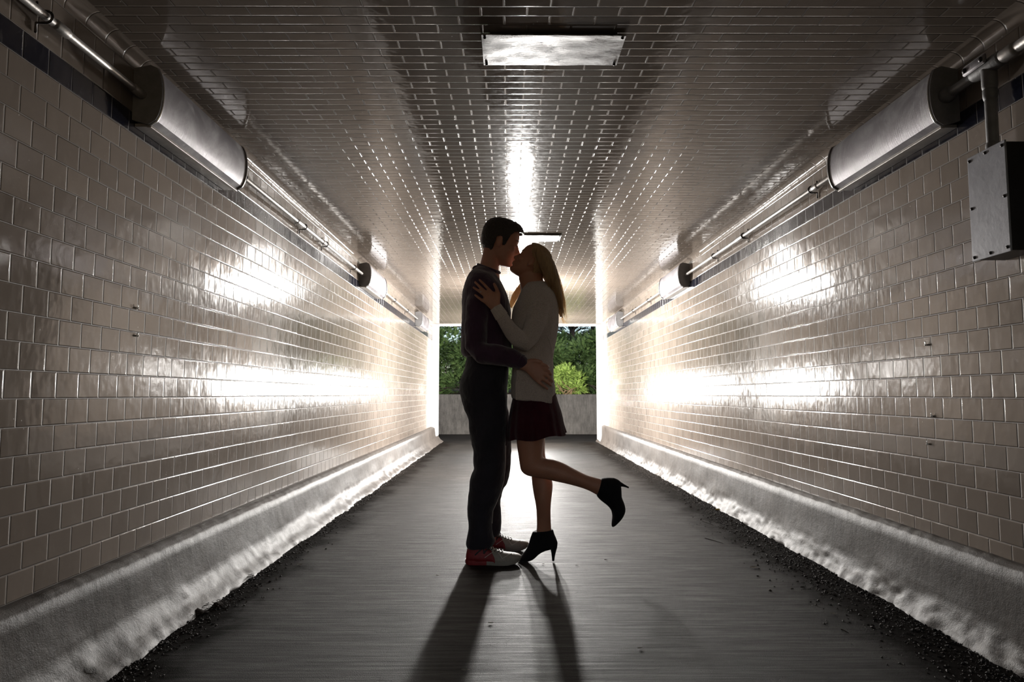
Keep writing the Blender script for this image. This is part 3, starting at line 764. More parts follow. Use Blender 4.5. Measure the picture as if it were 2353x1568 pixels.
# running shoes
def shoe(x0, y0, parent, yaw=0, sc=1):
    Tm = Matrix.Translation((x0, y0, 0)) @ Matrix.Rotation(yaw, 4, 'Z') @ Matrix.Scale(sc, 4)
    r = bpy.data.objects.new('running_shoe', None); C.objects.link(r); r.location = (x0, y0, 0); r.parent = parent
    r.matrix_parent_inverse = Matrix.Translation(-parent.location)
    r['label'] = 'running shoe, red at the heel and grey at the toe'
    def mk(name, bm, mat, par=r, smooth=True):
        bmesh.ops.transform(bm, matrix=Tm, verts=bm.verts)
        me = bpy.data.meshes.new(name); bmesh.ops.recalc_face_normals(bm, faces=bm.faces); bm.to_mesh(me); bm.free()
        me.polygons.foreach_set('use_smooth', [smooth] * len(me.polygons)); me.materials.append(mat)
        o = bpy.data.objects.new(name, me); C.objects.link(o); o.parent = par; o.matrix_parent_inverse = Matrix.Translation((-x0, -y0, 0))
        return o
    # stations: x, half width, sole bottom, sole top, upper top
    ST = [(.000, .016, .010, .026, .048), (.006, .025, .003, .024, .076), (.020, .031, 0, .023, .088), (.05, .034, 0, .022, .092), (.08, .033, 0, .021, .092), (.11, .033, 0, .020, .089), (.135, .036, 0, .019, .080), (.16, .041, 0, .019, .070),
          (.19, .045, 0, .020, .062), (.22, .046, .002, .023, .058), (.25, .041, .008, .029, .055), (.268, .032, .014, .035, .051), (.280, .019, .021, .039, .045), (.284, .010, .026, .039, .041)]
    def sole_rings(sel, k0=0.0, k1=1.0, gx=1.04):
        rings = []
        for x, hw, a, b, c in sel:
            za, zb = a + (b - a) * k0, a + (b - a) * k1
            w_ = hw * gx
            rings.append([Vector((x - .003, y, z)) for y, z in ((-w_ * .96, za), (-w_ * 1.03, (za + zb) / 2), (-w_, zb), (0, zb), (w_, zb), (w_ * 1.03, (za + zb) / 2), (w_ * .96, za), (0, za))])
        return rings
    bm = bmesh.new(); ring_loft(bm, sole_rings(ST[5:])); s1 = mk('sole', bm, M['sole_grey']); autosmooth(s1, 40)
    bm = bmesh.new(); ring_loft(bm, sole_rings(ST[:6], gx=1.03)); s2 = mk('heel_sole', bm, M['shoe_red']); autosmooth(s2, 40); s2['label'] = 'red heel part of the sole'
    def upper(sel, g):
        rings = []
        for x, hw, a, b, c in sel:
            ring = []
            for j in range(20):
                t = math.pi * j / 19
                ring.append(Vector((x, -(hw + g) * sgp(math.cos(t), .75), b - .006 + (c + g - b + .006) * sgp(math.sin(t), .7))))
            rings.append(ring)
        return rings
    bm = bmesh.new(); ring_loft(bm, upper(ST, 0)); mk('upper', bm, M['shoe_grey'])
    # red quarter panel over the rear half, its front edge slanting back towards the laces
    bm = bmesh.new()
    rr = upper(ST[:8], .0012)
    for i, ring in enumerate(rr):
        for j, v in enumerate(ring):
            t = math.sin(math.pi * j / 19)
            if i >= 4: v.x = min(v.x, .150 - .03 * (t ** 2))
    ring_loft(bm, rr); mk('heel_panel', bm, M['shoe_red'])
    def on(x, k, g=.0025, side=-1):
        """point on the outer side at fraction k of upper height"""
        for (a, b) in zip(ST, ST[1:]):
            if a[0] <= x <= b[0]:
                u = (x - a[0]) / (b[0] - a[0]); q = [a[i] + (b[i] - a[i]) * u for i in range(5)]; break
        t = k * math.pi / 2
        return Vector((x, side * (q[1] + g) * sgp(math.cos(t), .75), q[3] - .006 + (q[4] + g - q[3] + .006) * sgp(math.sin(t), .7)))
    for sd in (-1, 1):
        bm = bmesh.new()                      # dark slanted emblem strokes
        for (xa, ka, xb, kb, wd) in ((.050, .22, .092, .62, .0035), (.092, .62, .094, .30, .004), (.094, .30, .118, .66, .0035)):
            tube(bm, [on(xa + (xb - xa) * i / 5, ka + (kb - ka) * i / 5, .002, sd) for i in range(6)], wd, 6)
        mk('emblem', bm, M['shoe_black'])
        bm = bmesh.new()
        for seq in (((.098, .12), (.122, .30), (.142, .55), (.128, .78)), ((.150, .80), (.170, .55), (.186, .25)), ((.186, .2), (.215, .5), (.235, .8))):
            tube(bm, [on(a, b, .0015, sd) for a, b in seq], .0014, 6)
        mk('piping', bm, M['shoe_piping'])
    bm = bmesh.new()
    for i in range(6):
        x = .100 + .016 * i
        for sd in (-1, 1):
            pts = [on(x + (.010 * k), .62 + .38 * k, .004, sd if k < 1 else sd) for k in (0, .35, .7, 1.0)]
            tube(bm, pts, .0024, 6)
    for sd in (-1, 1):
        p = on(.105, .95, .006, sd); tube(bm, [p, p + Vector((.012, sd * .016, .010)), p + Vector((.022, sd * .022, -.010)), p + Vector((.014, sd * .026, -.022))], .002, 6)
    mk('laces', bm, M['shoe_black'])
    bm = bmesh.new()                           # tongue
    ring_loft(bm, [ell(Vector((.088 + .012 * k, 0, .082 + .030 * (1 - k))), Vector((.102 + .020 * k, 0, .080 + .028 * (1 - k))), .024) for k in (0, .5, 1)]); mk('tongue', bm, M['shoe_grey'])
    return r
pn = W(1070, 1296, 3.59); shoe(pn.x + .002, 3.59, man, R(-1))
pf = W(1100, 1266, 3.89); shoe(pf.x, 3.89, man, R(2), .98)

# ------------------------------------------------------------------ woman
wom = root('person', (W(1240, 1288, YW).x, YW, 0), 'blond woman in beige cardigan and burgundy skirt with one heel kicked up', 'person')
bm = bmesh.new()
head_parts(bm, TW)
ploft(bm, YW, [(1196, 615, 1240, 600, .045), (1192, 630, 1244, 618, .048), (1192, 640, 1247, 634, .049), (1194, 652, 1250, 652, .052), (1196, 664, 1256, 666, .07), (1198, 685, 1262, 685, .12)])
ploft(bm, YW, [(1198, 680, 1262, 680, .13), (1188, 715, 1268, 715, .14), (1185, 760, 1266, 760, .13), (1188, 810, 1258, 810, .12), (1184, 860, 1260, 860, .135), (1182, 905, 1264, 905, .15), (1186, 960, 1262, 960, .15), (1195, 990, 1256, 990, .12)])
# near leg, bent back
ploft(bm, 3.49, [(1188, 940, 1258, 940, .08), (1187, 990, 1254, 990, .082), (1187.5, 1020, 1250, 1018, .076), (1191, 1045, 1247, 1040, .068), (1194, 1066, 1248, 1050, .064), (1198, 1083, 1251, 1053, .060), (1211, 1093, 1256, 1054, .057), (1232, 1097.5, 1262, 1055, .055),
                 (1253, 1101.5, 1271, 1056.5, .054), (1278, 1107, 1294, 1064.5, .051), (1305, 1113, 1321, 1079, .046), (1333, 1120.5, 1347, 1091.8, .038), (1354, 1128.5, 1367, 1098, .032), (1372, 1138, 1385, 1103, .031), (1385, 1142, 1403, 1110, .030), (1400, 1150, 1418, 1125, .026), (1411, 1165, 1425, 1150, .022)])
# standing leg
ploft(bm, 3.62, [(1195, 940, 1262, 940, .08), (1200, 990, 1255, 990, .080), (1206, 1020, 1252, 1020, .074), (1213, 1050, 1253.5, 1050, .066, 3.61), (1219, 1080, 1262, 1080, .058, 3.605), (1221.5, 1098, 1268, 1102, .055, 3.60), (1223, 1114, 1270, 1118, .054, 3.60), (1226.5, 1137, 1268, 1139, .050, 3.60),
                 (1231.5, 1163, 1265.5, 1164, .042, 3.60), (1233.5, 1192, 1265.5, 1194, .035, 3.62), (1233, 1220, 1267, 1218, .034, 3.63), (1227, 1240, 1270, 1240, .033, 3.63), (1219, 1258, 1258, 1254, .030, 3.63)])
# arms; near hand lies on his chest and shoulder
ptube(bm, [(1238, 690, 3.46, .042), (1226, 740, 3.41, .036), (1206, 786, 3.375, .030), (1180, 762, 3.36, .029), (1152, 725, 3.352, .024), (1140, 705, 3.348, .0215), (1134, 695, 3.346, .022)])
ptube(bm, [(1236, 690, 3.72, .042), (1215, 740, 3.80, .036), (1182, 775, 3.86, .03), (1155, 740, 3.88, .027), (1130, 705, 3.885, .021), (1118, 690, 3.885, .022)])
HY = 3.338
ploft(bm, HY, [(1130, 714, 1150, 700, .017), (1120, 705, 1149, 690, .016), (1112, 696, 1147, 680, .014), (1109, 688, 1141, 672, .013), (1112, 682, 1132, 670, .010)], n=18)
fing = [([(1133, 675), (1122, 664), (1112, 653), (1102, 643.5)], .0076), ([(1125, 679), (1113, 669), (1102, 659), (1091.5, 648.5)], .0078),
        ([(1119, 685), (1108, 675), (1098, 667.5), (1088, 661)], .0076), ([(1115, 695), (1107, 690), (1099, 684), (1091.5, 678)], .0072)]
for pts, rr in fing:
    ptube(bm, [(x, y, HY + dy, rr * k) for (x, y), dy, k in zip(pts, (0, -.006, -.006, -.002), (1.05, 1, .92, .78))], 12)
ptube(bm, [(1144, 688, HY, .0125), (1145.5, 676, HY - .004, .0105), (1141, 664, HY - .004, .0092), (1135.5, 653, HY + .002, .0075)], 12)
for k in range(4): ptube(bm, [(1118 - k * 3, 688 + 0 * k, 3.885, .009), (1108 - k * 2, 672 + 5 * k, 3.885, .008), (1102 - k * 2, 662 + 7 * k, 3.88, .007)], 10)
fuse('body', bm, .0045, M['skin_w'], wom, 2)
facial(TW, wom, M['brow'])
bm = bmesh.new()
rc = W(1105, 671.5, HY - .003)
tube(bm, [rc + Vector((math.cos(t) * .0055, math.sin(t) * .0092, -math.cos(t) * .0075)) for t in [2 * math.pi * j / 20 for j in range(21)]], .0011, 6)
rg = new_obj('ring', bm, M['gold'], wom)
bm = bmesh.new(); sphere(bm, rc + Vector((0, -.0105, 0)), (.0032, .0028, .0032), seg=8); new_obj('gem', bm, M['gem'], rg)
ear = TW @ Vector((0, .082, -.036)); bm = bmesh.new(); sphere(bm, ear, (.0022, .0022, .0022), seg=8); new_obj('earring', bm, M['gem'], wom)
# cardigan
bm = bmesh.new()
ploft(bm, YW, [(1208, 652, 1252, 648, .062), (1200, 664, 1264, 658, .105), (1192, 682, 1275, 674, .150), (1182, 702, 1281.5, 690, .170), (1177, 720, 1284, 714, .175), (1175, 745, 1283, 745, .172), (1176, 776, 1279, 776, .162), (1178, 800, 1274.5, 798, .152), (1178, 820, 1271, 818, .150),
               (1177, 846, 1271, 846, .156), (1175, 868, 1272, 867, .165), (1174, 888, 1275, 887, .172), (1174, 905, 1276, 910, .176), (1176, 916, 1274.5, 927, .177)], n=44, p=.9)
# near front panel falling in front of the skirt
ploft(bm, 3.43, [(1186, 850, 1268, 850, .012), (1183, 890, 1271, 890, .012), (1183, 920, 1270, 929, .010)], n=24, p=.6)
ptube(bm, [(1240, 684, 3.50, .056), (1238, 708, 3.445, .057), (1229, 745, 3.415, .052), (1217, 775, 3.39, .048), (1206, 788, 3.378, .046), (1192, 780, 3.368, .044), (1176, 762, 3.362, .040), (1160, 738, 3.355, .034), (1148, 718, 3.350, .030), (1139, 706, 3.348, .028)], 20)
ptube(bm, [(1238, 684, 3.68, .056), (1228, 715, 3.75, .054), (1210, 750, 3.82, .048), (1186, 776, 3.86, .042), (1160, 748, 3.885, .036), (1140, 720, 3.89, .03)], 18)
fuse('cardigan', bm, .0055, M['knit'], wom, 3, .003, 16)
# ribbed cuff
bm = bmesh.new()
a, b = W(1138.5, 705.5, 3.348), W(1153, 728, 3.352)
ax = (b - a).normalized(); q1 = ax.orthogonal().normalized(); q2 = ax.cross(q1)
rings = []
for i in range(7):
    p = a + (b - a) * i / 6; rr = .0288 + .0045 * i / 6
    rings.append([p + (q1 * math.cos(t) + q2 * math.sin(t)) * (rr + .0012 * math.cos(24 * t)) for t in [2 * math.pi * j / 96 for j in range(96)]])
ring_loft(bm, rings, False); new_obj('cuff', bm, M['rib'], wom)
# back seam line of the cardigan flap
bm = bmesh.new()
sq = [(1236, 763), (1246, 757), (1254, 766), (1262, 782), (1268, 800), (1269.5, 820)]
tube(bm, [W(x, y, 3.43 + .002 * i) for i, (x, y) in enumerate(sq)], .0022, 6); new_obj('seam', bm, M['rib'], wom)
# skirt
def skirt():
    rows = [(1184, 880, 1272, 880, .150), (1180, 905, 1277, 905, .165), (1175, 928, 1283, 928, .175), (1171, 951, 1290, 951, .186), (1168.5, 975, 1295, 976, .197), (1167, 998, 1299, 990, .206), (1168, 1012, 1300.5, 996, .210)]
    secs = resample([(W(a, b, YW), W(c, d, YW), h) for a, b, c, d, h in rows], 4)
    rings = []
    for i, s in enumerate(secs):
        k = i / (len(secs) - 1)
        ring = []
        for p_, t in zip(ell(s[0], s[1], s[2], 144), [2 * math.pi * j / 144 for j in range(144)]):
            c = (s[0] + s[1]) / 2
            m_ = 1 + k * (.030 * math.sin(11 * t + .6) + .018 * math.sin(19 * t + 2))
            q = c + (p_ - c) * m_; q.z += .006 * k * math.sin(5 * t + 1)
            ring.append(q)
        rings.append(ring)
    bm = bmesh.new(); ring_loft(bm, rings, False)
    bmesh.ops.solidify(bm, geom=bm.faces[:], thickness=.003)
    return new_obj('skirt', bm, M['skirt'], wom)
skirt()
# ankle boots
def boot(name_rows, heel_rows, Y, label):
    bm = bmesh.new(); ploft(bm, Y, name_rows, n=28, per=4)
    for v in bm.verts:
        if v.co.z < .001: v.co.z = .001
    b = fuse('ankle_boot', bm, .004, M['suede'], wom, 2)
    b['label'] = label
    bm = bmesh.new(); ploft(bm, Y, heel_rows, n=16, per=3)
    for v in bm.verts:
        if v.co.z < 0: v.co.z = 0
    new_obj('heel', bm, M['suede'], b).matrix_parent_inverse = b.matrix_world.inverted()
    return b
boot([(1224.5, 1222, 1271, 1217, .040), (1221, 1230, 1274.5, 1229, .042), (1217.5, 1240, 1279.5, 1241, .042), (1213.5, 1253, 1281, 1252, .041), (1211, 1259, 1268, 1262, .040), (1208, 1264, 1254, 1266, .038), (1204.5, 1269, 1240, 1273, .038), (1200, 1275, 1228, 1284, .040), (1196, 1280, 1217, 1289.5, .038), (1191, 1285, 1207, 1290.5, .028), (1188, 1288.5, 1196, 1291, .012)],
     [(1257, 1248, 1281, 1248, .028), (1263, 1258, 1280.5, 1257, .022), (1266, 1267, 1278, 1267, .014), (1267.5, 1277, 1275.5, 1277, .008), (1268.6, 1289.5, 1273.6, 1289.5, .006)], 3.63, 'black pointed ankle boot standing on the floor')
boot([(1382, 1100, 1370.5, 1138.5, .038), (1390, 1098.5, 1374, 1144, .040), (1402, 1098, 1381, 1151, .041), (1415, 1101, 1387.5, 1156, .040), (1425, 1110, 1394, 1161, .038), (1428, 1126, 1400, 1167, .036), (1429, 1143, 1404, 1173, .037), (1434.5, 1158, 1406, 1180, .040), (1437, 1174, 1406.8, 1189, .040), (1430, 1191, 1405.5, 1199, .034), (1416, 1207, 1405, 1207, .018), (1409, 1212, 1405.6, 1211, .005)],
     [(1408, 1098, 1416, 1126, .028), (1419, 1102, 1423, 1122, .022), (1428, 1109, 1428, 1119, .013), (1437, 1114.8, 1436, 1120, .008), (1445, 1119.5, 1444, 1122.6, .006)], 3.49, 'black ankle boot kicked up in the air')
# long blond hair: full shape plus loose strands
def long_hair():
    bm = bmesh.new()
    head_parts(bm, TW, off=.005, face=False, n=64)
    bmesh.ops.subdivide_edges(bm, edges=bm.edges[:], cuts=2, use_grid_fill=True)
    # trim away the face side
    Ti = TW.inverted()
    rem = []
    for f in bm.faces:
        c = Ti @ f.calc_center_median()
        edge = -.006
        for (a, p), (b, q) in zip(((-.07, -.060), (-.03, -.040), (.0, -.012), (.03, .016), (.05, .034), (.08, .050), (.10, .075)), ((-.03, -.040), (.0, -.012), (.03, .016), (.05, .034), (.08, .050), (.10, .075), (.2, .2))):
            if a <= c.z <= b: edge = p + (q - p) * (c.z - a) / (b - a)
        if c.x > edge + .003 * noise.noise(c * 90) or c.z < -.060: rem.append(f)
    bmesh.ops.delete(bm, geom=rem, context='FACES')
    bmesh.ops.solidify(bm, geom=bm.faces[:], thickness=.006)
    cap_ = bm
    bm2 = bmesh.new()
    ploft(bm2, 3.60, [(1224, 568, 1253, 577, .066), (1227, 586, 1267, 593, .084), (1232, 603, 1276, 610, .090), (1240, 622, 1282, 630, .092), (1250, 642, 1287, 652, .092), (1268, 675, 1291, 686, .075), (1276, 692, 1292, 702, .060), (1282, 712, 1292, 718, .04), (1287, 728, 1292, 731, .015)], n=30)
    ploft(bm2, 3.503, [(1226, 570, 1248, 576, .012), (1231, 586, 1264, 594, .028), (1237, 606, 1275, 612, .034), (1245, 626, 1282, 632, .032), (1255, 645, 1287, 652, .027), (1265, 660, 1290, 671, .022), (1276, 680, 1293, 690, .014), (1285, 706, 1294, 712, .006)], n=24)
    # lock falling in front of the far shoulder
    ploft(bm2, 3.68, [(1196, 650, 1215, 650, .03), (1186, 664, 1202, 668, .028), (1178, 676, 1192, 682, .022), (1173, 692, 1182, 696, .014), (1172, 706, 1176, 708, .005)], n=16)
    bmesh.ops.subdivide_edges(bm2, edges=bm2.edges[:], cuts=3, use_grid_fill=True)
    for v in bm2.verts:                        # grooves running down the length
        g = noise.noise(Vector((v.co.x * 110, v.co.y * 110, v.co.z * 7))) + .6 * noise.noise(Vector((v.co.x * 260, v.co.y * 260, v.co.z * 9)))
        v.co.x += .0035 * g; v.co.y += .004 * g
    tmp = bpy.data.meshes.new('t'); bm2.to_mesh(tmp); bm2.free(); bm.from_mesh(tmp); bpy.data.meshes.remove(tmp)
    rnd = random.Random(5)
    def strand(p0, p1, p2, p3, r0=.0011, n=9):
        pts = []
        wob = rnd.uniform(0, 6); am = rnd.uniform(.001, .005)
        for i in range(n):
            t = i / (n - 1)
            p = p0 * (1 - t) ** 3 + p1 * 3 * t * (1 - t) ** 2 + p2 * 3 * t * t * (1 - t) + p3 * t ** 3
            p = p + Vector((math.sin(wob + t * 7) * am * t, math.cos(wob * 2 + t * 6) * am * t, 0))
            pts.append(p)
        tube(bm, pts, [r0 * (1 - .75 * i / (n - 1)) for i in range(n)], 4, caps=False)
    for i in range(900):
        u = rnd.random(); s = rnd.uniform(-1, 1)
        Y = 3.59 + s * .128
        wd = math.sqrt(max(0, 1 - s * s))
        x0, y0 = 1228 + 26 * u, 566 + 14 * u * u + 8 * (1 - wd)
        back = rnd.random()
        p0 = W(x0, y0, 3.585 + s * .068)
        p1 = W(1246 + 26 * back * (.5 + wd / 2), 590 + rnd.uniform(-4, 4), Y)
        p2 = W(1250 + 38 * back + rnd.uniform(-2, 3), 640 + rnd.uniform(-10, 10), Y + rnd.uniform(-.01, .01))
        long = rnd.uniform(.55, 1)
        p3 = W(1268 + 29 * back * long + rnd.uniform(-2, 5), 660 + 72 * long * (.45 + .55 * back), Y * .75 + 3.59 * .25)
        strand(p0, p1, p2, p3, rnd.uniform(.0009, .0016))
    main = bm; bm = bmesh.new()
    for i in range(130):                        # flyaways lit at the back edge and flicked ends
        t = rnd.random()
        sx, sy = 1262 + 26 * t, 590 + 85 * t
        p0 = W(sx, sy, 3.60 + rnd.uniform(-.05, .05))
        e = rnd.uniform(.4, 1)
        p3 = W(1290 + 16 * e * t + rnd.uniform(-3, 6), 690 + 52 * e + rnd.uniform(-8, 8), 3.60 + rnd.uniform(-.06, .06))
        p1 = W(sx + 12 + 6 * e, sy + 18, 3.6); p2 = W(1294 + rnd.uniform(-4, 6), 670 + 30 * t, 3.6)
        strand(p0, p1, p2, p3, .0005, 8)
    for i in range(260):                       # outer veil that catches the light behind her
        t0 = rnd.random()
        sx, sy = 1246 + 20 * t0, 573 + 24 * t0
        e = rnd.random()
        yy = 3.60 + rnd.uniform(-.09, .09)
        strand(W(sx, sy, yy), W(1276 + 5 * e, 612 + 6 * t0, yy), W(1284 + 9 * e, 650 + rnd.uniform(-5, 8), yy), W(1289 + 9 * e + rnd.uniform(-2, 2), 690 + 36 * rnd.random(), yy), .0008, 10)
    for i in range(26):                        # curled tips at the bottom
        p0 = W(1288 + rnd.uniform(-3, 4), 705 + rnd.uniform(-8, 8), 3.60 + rnd.uniform(-.04, .04))
        dx = rnd.uniform(4, 20)
        strand(p0, W(1290, 728, 3.6), W(1289 + dx * .5, 748, 3.6), W(1292 + dx, 744 + rnd.uniform(-6, 4), 3.6), .0006, 8)
    for i in range(60):                        # wisps in front
        a = rnd.uniform(0, 1)
        strand(W(1203 + 8 * a, 646, 3.66), W(1192 + 8 * a, 662, 3.68), W(1180 + 10 * a, 682, 3.69), W(1173 + 7 * a + rnd.uniform(-1, 2), 708 + rnd.uniform(-12, 4), 3.68), .0008, 7)
    h = new_obj('hair', main, M['hair_w'], wom)
    lo = new_obj('loose_strands', bm, M['fine_hair'], h); lo['label'] = 'fine loose strands glowing in the back light'
    return h
long_hair()

# ------------------------------------------------------------------ plants outside
def spray(bm, p, d, length, rnd, nl=9):
    d = d.normalized(); side = d.cross(Vector((0, 0, 1)));
    if side.length < .1: side = Vector((1, 0, 0))
    side.normalize(); up = side.cross(d)
    roll = rnd.uniform(-.9, .9); sd = side * math.cos(roll) + up * math.sin(roll)
    droop = Vector((0, 0, -length * .25))
    for i in range(nl):
        t = (i + .5) / nl
        c = p + d * length * t + droop * t * t
        for s in (-1, 1):
            l = length * .30 * (1.15 - t) * rnd.uniform(.7, 1.2)
            tip = c + (d * .75 + sd * s * .7 + up * rnd.uniform(-.35, .35)).normalized() * l
            wv = (d * .10 - sd * s * .05) * l * 2.2
            k = len(bm.v); bm.v += [(c - wv * .5)[:], (c + wv)[:], tip[:]]; bm.f.append((k, k + 1, k + 2))
def juniper(x, y, z0, rx, ry, rz, label, mat, n, seed, group='junipers on the bank', branches=True, bark='bark'):
    rnd = random.Random(seed)
    r = root('juniper_shrub', (x, y, z0), label, 'shrub', group)
    bm = FM()
    blobs = [(Vector((x + rnd.uniform(-.7, .7) * rx, y + rnd.uniform(-.6, .6) * ry, z0 + rz * rnd.uniform(.12, .95))), rnd.uniform(.32, .5)) for _ in range(14)]
    for i in range(n):
        c, k = rnd.choice(blobs)
        while True:
            v = Vector((rnd.uniform(-1, 1), rnd.uniform(-1, 1), rnd.uniform(-.7, 1)))
            if .1 < v.length < 1: break
        v.normalize(); rr = rnd.uniform(.55, 1)
        p = c + Vector((v.x * rx * k, v.y * ry * k, v.z * rz * k * .75)) * rr
        if p.z < z0 + .02: continue
        d = (v + Vector((rnd.uniform(-.3, .3), -.35, .35))).normalized()
        spray(bm, p, d, rnd.uniform(.15, .27) * (.6 if rz < 1 else 1), rnd, 12)
    new_obj('foliage', bm, mat, r, False)
    bm = bmesh.new()
    for i in range(12):
        a = rnd.uniform(0, 6.28); e = rnd.choice(blobs)[0]
        m_ = Vector((x + math.cos(a) * rx * .3, y + math.sin(a) * ry * .3 - .1, z0 + rz * .15))
        tube(bm, [Vector((x + rnd.uniform(-.1, .1), y, z0 - .06)), m_, (m_ + e) / 2 + Vector((rnd.uniform(-.08, .08), 0, -.05)), e], [.022, .016, .011, .005], 6)
    new_obj('branches', bm, M[bark], r)
    return r
specs = [(-3.3, 16.3, 1.0, .7, 1.15, 'dark green juniper on the bank at far left, beyond the portal jamb', 'juniper'), (-1.75, 16.2, 1.05, .7, 1.25, 'tall green juniper on the bank at left edge of the opening', 'juniper'), (-.6, 15.9, .9, .6, 1.2, "green juniper on the bank just left of the man's back", 'juniper'),
         (.45, 16.4, .9, .7, 1.25, 'green juniper on the bank hidden behind the couple', 'juniper'), (2.2, 16.1, .9, .7, 1.25, 'dark green juniper on the bank at right edge of the opening', 'juniper'), (1.45, 16.9, .9, .6, 1.38, 'tall dark juniper behind the yellow-green one', 'juniper'), (3.6, 16.3, 1.0, .8, 1.2, 'dark green juniper on the bank at far right beyond the opening', 'juniper')]
for i, (x, y, rx, ry, rz, lab, mt) in enumerate(specs):
    juniper(x, y, .86, rx, ry, rz, lab, M[mt], 3400, 20 + i)
juniper(1.28, 15.62, .88, .42, .3, .52, "yellow-green juniper with sunlit tint just right of the woman's back", M['lime_sun_tint'], 1500, 51, bark='bark_pale')
def tree(x, y, h, label, seed):
    rnd = random.Random(seed)
    r = root('pine_tree', (x, y, 1.2), label, 'tree', 'pines beyond the bank')
    bm = bmesh.new(); lean = rnd.uniform(-.3, .3)
    tube(bm, [(x, y, 1.0), (x + lean * .3, y, 1 + h * .3), (x + lean, y, 1 + h * .7), (x + lean, y, 1 + h)], [.10, .085, .06, .02], 10)
    tips = []
    for i in range(46):
        z = rnd.uniform(2.1, h * .8); a = rnd.uniform(0, 6.28); l = rnd.uniform(.8, 1.9)
        p = Vector((x + lean * z / h, y, z)); e = p + Vector((math.cos(a) * l, math.sin(a) * l, rnd.uniform(-.15, .45)))
        tube(bm, [p, (p + e) / 2 + Vector((0, 0, .1)), e], [.04, .025, .01], 5); tips.append((p, e))
    new_obj('trunk', bm, M['bark'], r)
    bm = FM()
    for p, e in tips:
        for k in range(30):
            t = rnd.uniform(.35, 1.05); c = p + (e - p) * t + Vector((rnd.gauss(0, .12), rnd.gauss(0, .12), rnd.gauss(0, .10)))
            spray(bm, c, Vector((rnd.uniform(-1, 1), rnd.uniform(-1, 1), rnd.uniform(-.2, .6))), rnd.uniform(.24, .42), rnd, 6)
    new_obj('foliage', bm, M['pine'], r, False)
for i, (x, y, h, lab) in enumerate([(-4.4, 23, 8, 'dark pine beyond the bank at far left of the opening'), (-2.35, 22, 8, 'dark pine standing behind the leftmost juniper in the opening'), (-1.0, 24.5, 7.5, "dark pine behind the junipers left of the man's back"), (.7, 23, 8, 'dark pine hidden behind the couple'),
                                    (2.0, 22.5, 7.5, "dark pine behind the junipers right of the woman's back"), (3.0, 24.5, 8, 'dark pine at the right edge of the opening behind the junipers'), (4.9, 23, 8, 'dark pine beyond the bank at far right of the opening')]):
    tree(x, y, h, lab, 70 + i)

# ------------------------------------------------------------------ litter on the floor
def ground(px, py):
    d = _f + _r * ((px - CX) / F_PX) + _u * ((CY - py) / F_PX); k = -CAM_H / d.z
    return Vector((d.x * k, d.y * k, 0))
def grit(name, side, n, spread, label, seed):
    rnd = random.Random(seed); bm = bmesh.new()
    for i in range(n):
        y = 1.5 + 8.5 * rnd.random() ** 1.5
        d = abs(rnd.gauss(0, spread)) * (1.2 if y < 5 else .8)
        x = (XL + .168 + d) if side < 0 else (XR - .09 - d)
        r = rnd.uniform(.0012, .0042) if rnd.random() < .93 else rnd.uniform(.004, .007)
        m = Matrix.Translation((x, y, r * .4)) @ Matrix.Rotation(rnd.uniform(0, 3), 4, 'Z') @ Matrix.Diagonal((r * rnd.uniform(.8, 2.2), r * rnd.uniform(.7, 1.2), r * .8, 1))
        vv = [bm.verts.new(m @ Vector(q) * 1.0) for q in ((1, 0, 0), (.2, 1, .1), (-1, .1, 0), (0, -1, .2), (0, 0, 1), (0, 0, -1))]
        for k in range(4):
            bm.faces.new((vv[k], vv[(k + 1) % 4], vv[4])); bm.faces.new((vv[(k + 1) % 4], vv[k], vv[5]))
    o = new_obj(name, bm, M['gravel'], None, False); tag(o, label, 'grit', kind='stuff')
grit('grit', 1, 6500, .10, 'dark loose grit lying along the foot of the right wall', 11)
grit('grit', -1, 3200, .05, 'dark loose grit lying along the foot of the left wall', 12)
def leaf(px, py, ln, ang, mat, label, name='leaf', cat='leaf', curl=.25):
    p = ground(px, py); bm = bmesh.new()
    n = 8; wv = ln * .28; vs = []
    for i in range(n + 1):
        t = i / n; x = (t - .5) * ln; hw = wv * math.sin(math.pi * t) ** .8 + .0002
        z = .002 + curl * ln * (t - .5) ** 2
        vs.append([bm.verts.new((x, -hw, z + hw * .35)), bm.verts.new((x, 0, z)), bm.verts.new((x, hw, z + hw * .35))])
    for i in range(n):
        for k in range(2): bm.faces.new((vs[i][k], vs[i + 1][k], vs[i + 1][k + 1], vs[i][k + 1]))
    bmesh.ops.solidify(bm, geom=bm.faces[:], thickness=.0006)
    tube(bm, [(ln * .5, 0, .003), (ln * .68, ln * .04, .003)], .0005, 5)
    bmesh.ops.rotate(bm, verts=bm.verts, matrix=Matrix.Rotation(ang, 3, 'Z'), cent=(0, 0, 0)); 
    o = new_obj(name, bm, mat); o.location = p; tag(o, label, cat, 'dry leaves on the tunnel floor'); return o
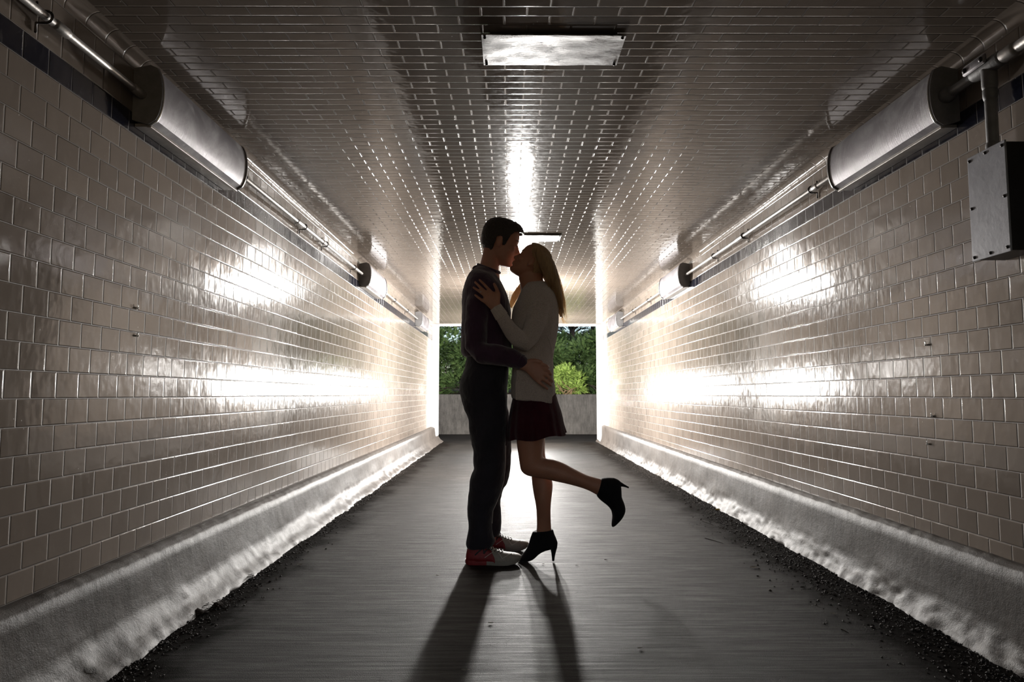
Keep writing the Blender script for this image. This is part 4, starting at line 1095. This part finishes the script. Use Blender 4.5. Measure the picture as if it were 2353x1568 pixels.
LV = [(1127, 1434, .022, .1, 'dead_leaf', "small pale dry leaf in the shadow below the man's shoe"), (1067, 1542, .024, .15, 'dead_leaf', "pale dry leaf nearest the viewer, at the bottom of the man's shadow"), (1248, 1298, .018, 0, 'dead_leaf', "pale leaf flake just left of the boot's thin heel shadow"),
      (1325, 1301, .014, .1, 'dead_leaf', 'pale leaf flake alone to the right of the standing boot'), (1004, 1324, .016, 0, 'dead_leaf', "pale leaf flake to the left of the man's running shoe"), (1392, 1288, .02, .3, 'dark_leaf', 'small dark curled leaf right of the standing boot'),
      (1732, 1306, .04, .1, 'dead_leaf', 'long pale leaf near the grit on the right side'), (1845, 1352, .03, .4, 'dark_leaf', 'dark curled leaf beside the right grit strip'), (688, 1299, .022, 0, 'dead_leaf', 'pale leaf flake on the left side of the floor'),
      (1652, 1173, .07, .4, 'yellow_leaf', 'yellow leaf at the foot of the right wall'), (1914, 1412, .022, 0, 'dead_leaf', 'pale flake at right front of the floor'), (1470, 1492, .018, .2, 'dead_leaf', 'pale flake in the right foreground near the bottom edge')]
for px, py, ln, an, mt, lab in LV: leaf(px, py, ln, an, M[mt], lab)
for (a, b, lab) in (((1620, 1238), (1662, 1250), 'thin dark twig lying right of centre near the right grit strip'), ((1614, 1199), (1640, 1208), 'short twig beside the yellow leaf on the right'), ((1933, 1448), (1950, 1456), 'short dark twig on the right foreground floor')):
    p, q = ground(*a), ground(*b); bm = bmesh.new(); m_ = (p + q) / 2 + Vector((0, .01, .002))
    tube(bm, [p + Vector((0, 0, .002)), m_, q + Vector((0, 0, .002))], [.002, .0016, .001], 6)
    tag(new_obj('twig', bm, M['dark_leaf']), lab, 'twig', 'twigs on the tunnel floor')
# clumps of dirt and needles at the left wall foot
for i, (px, py, sc, lab) in enumerate(((560, 1330, .045, 'dark clump of dirt and needles at the left wall foot, farthest of three'), (500, 1395, .04, 'dark clump of needles at the left wall foot, middle of three'), (455, 1412, .05, 'dark clump of needles at the left wall foot, nearest of three'))):
    p = ground(px, py); rnd = random.Random(90 + i); bm = bmesh.new()
    sphere(bm, p + Vector((0, 0, .008)), (sc * .5, sc * .6, .009), seg=14)
    for v in bm.verts: v.co += Vector((noise.noise(v.co * 50), noise.noise(v.co * 50 + Vector((5, 5, 5))), noise.noise(v.co * 60))) * .008; v.co.z = max(v.co.z, .0)
    for k in range(90):
        q = p + Vector((rnd.gauss(0, sc * .5), rnd.gauss(0, sc * .7), rnd.uniform(.003, .016))); d = Vector((rnd.uniform(-1, 1), rnd.uniform(-1, 1), rnd.uniform(-.1, .25))) * .02
        tube(bm, [q, q + d], .0007, 4, caps=False)
    tag(new_obj('needle_clump', bm, M['dark_leaf']), lab, 'debris', 'needle clumps at the left wall foot')
bpy.context.view_layer.update()
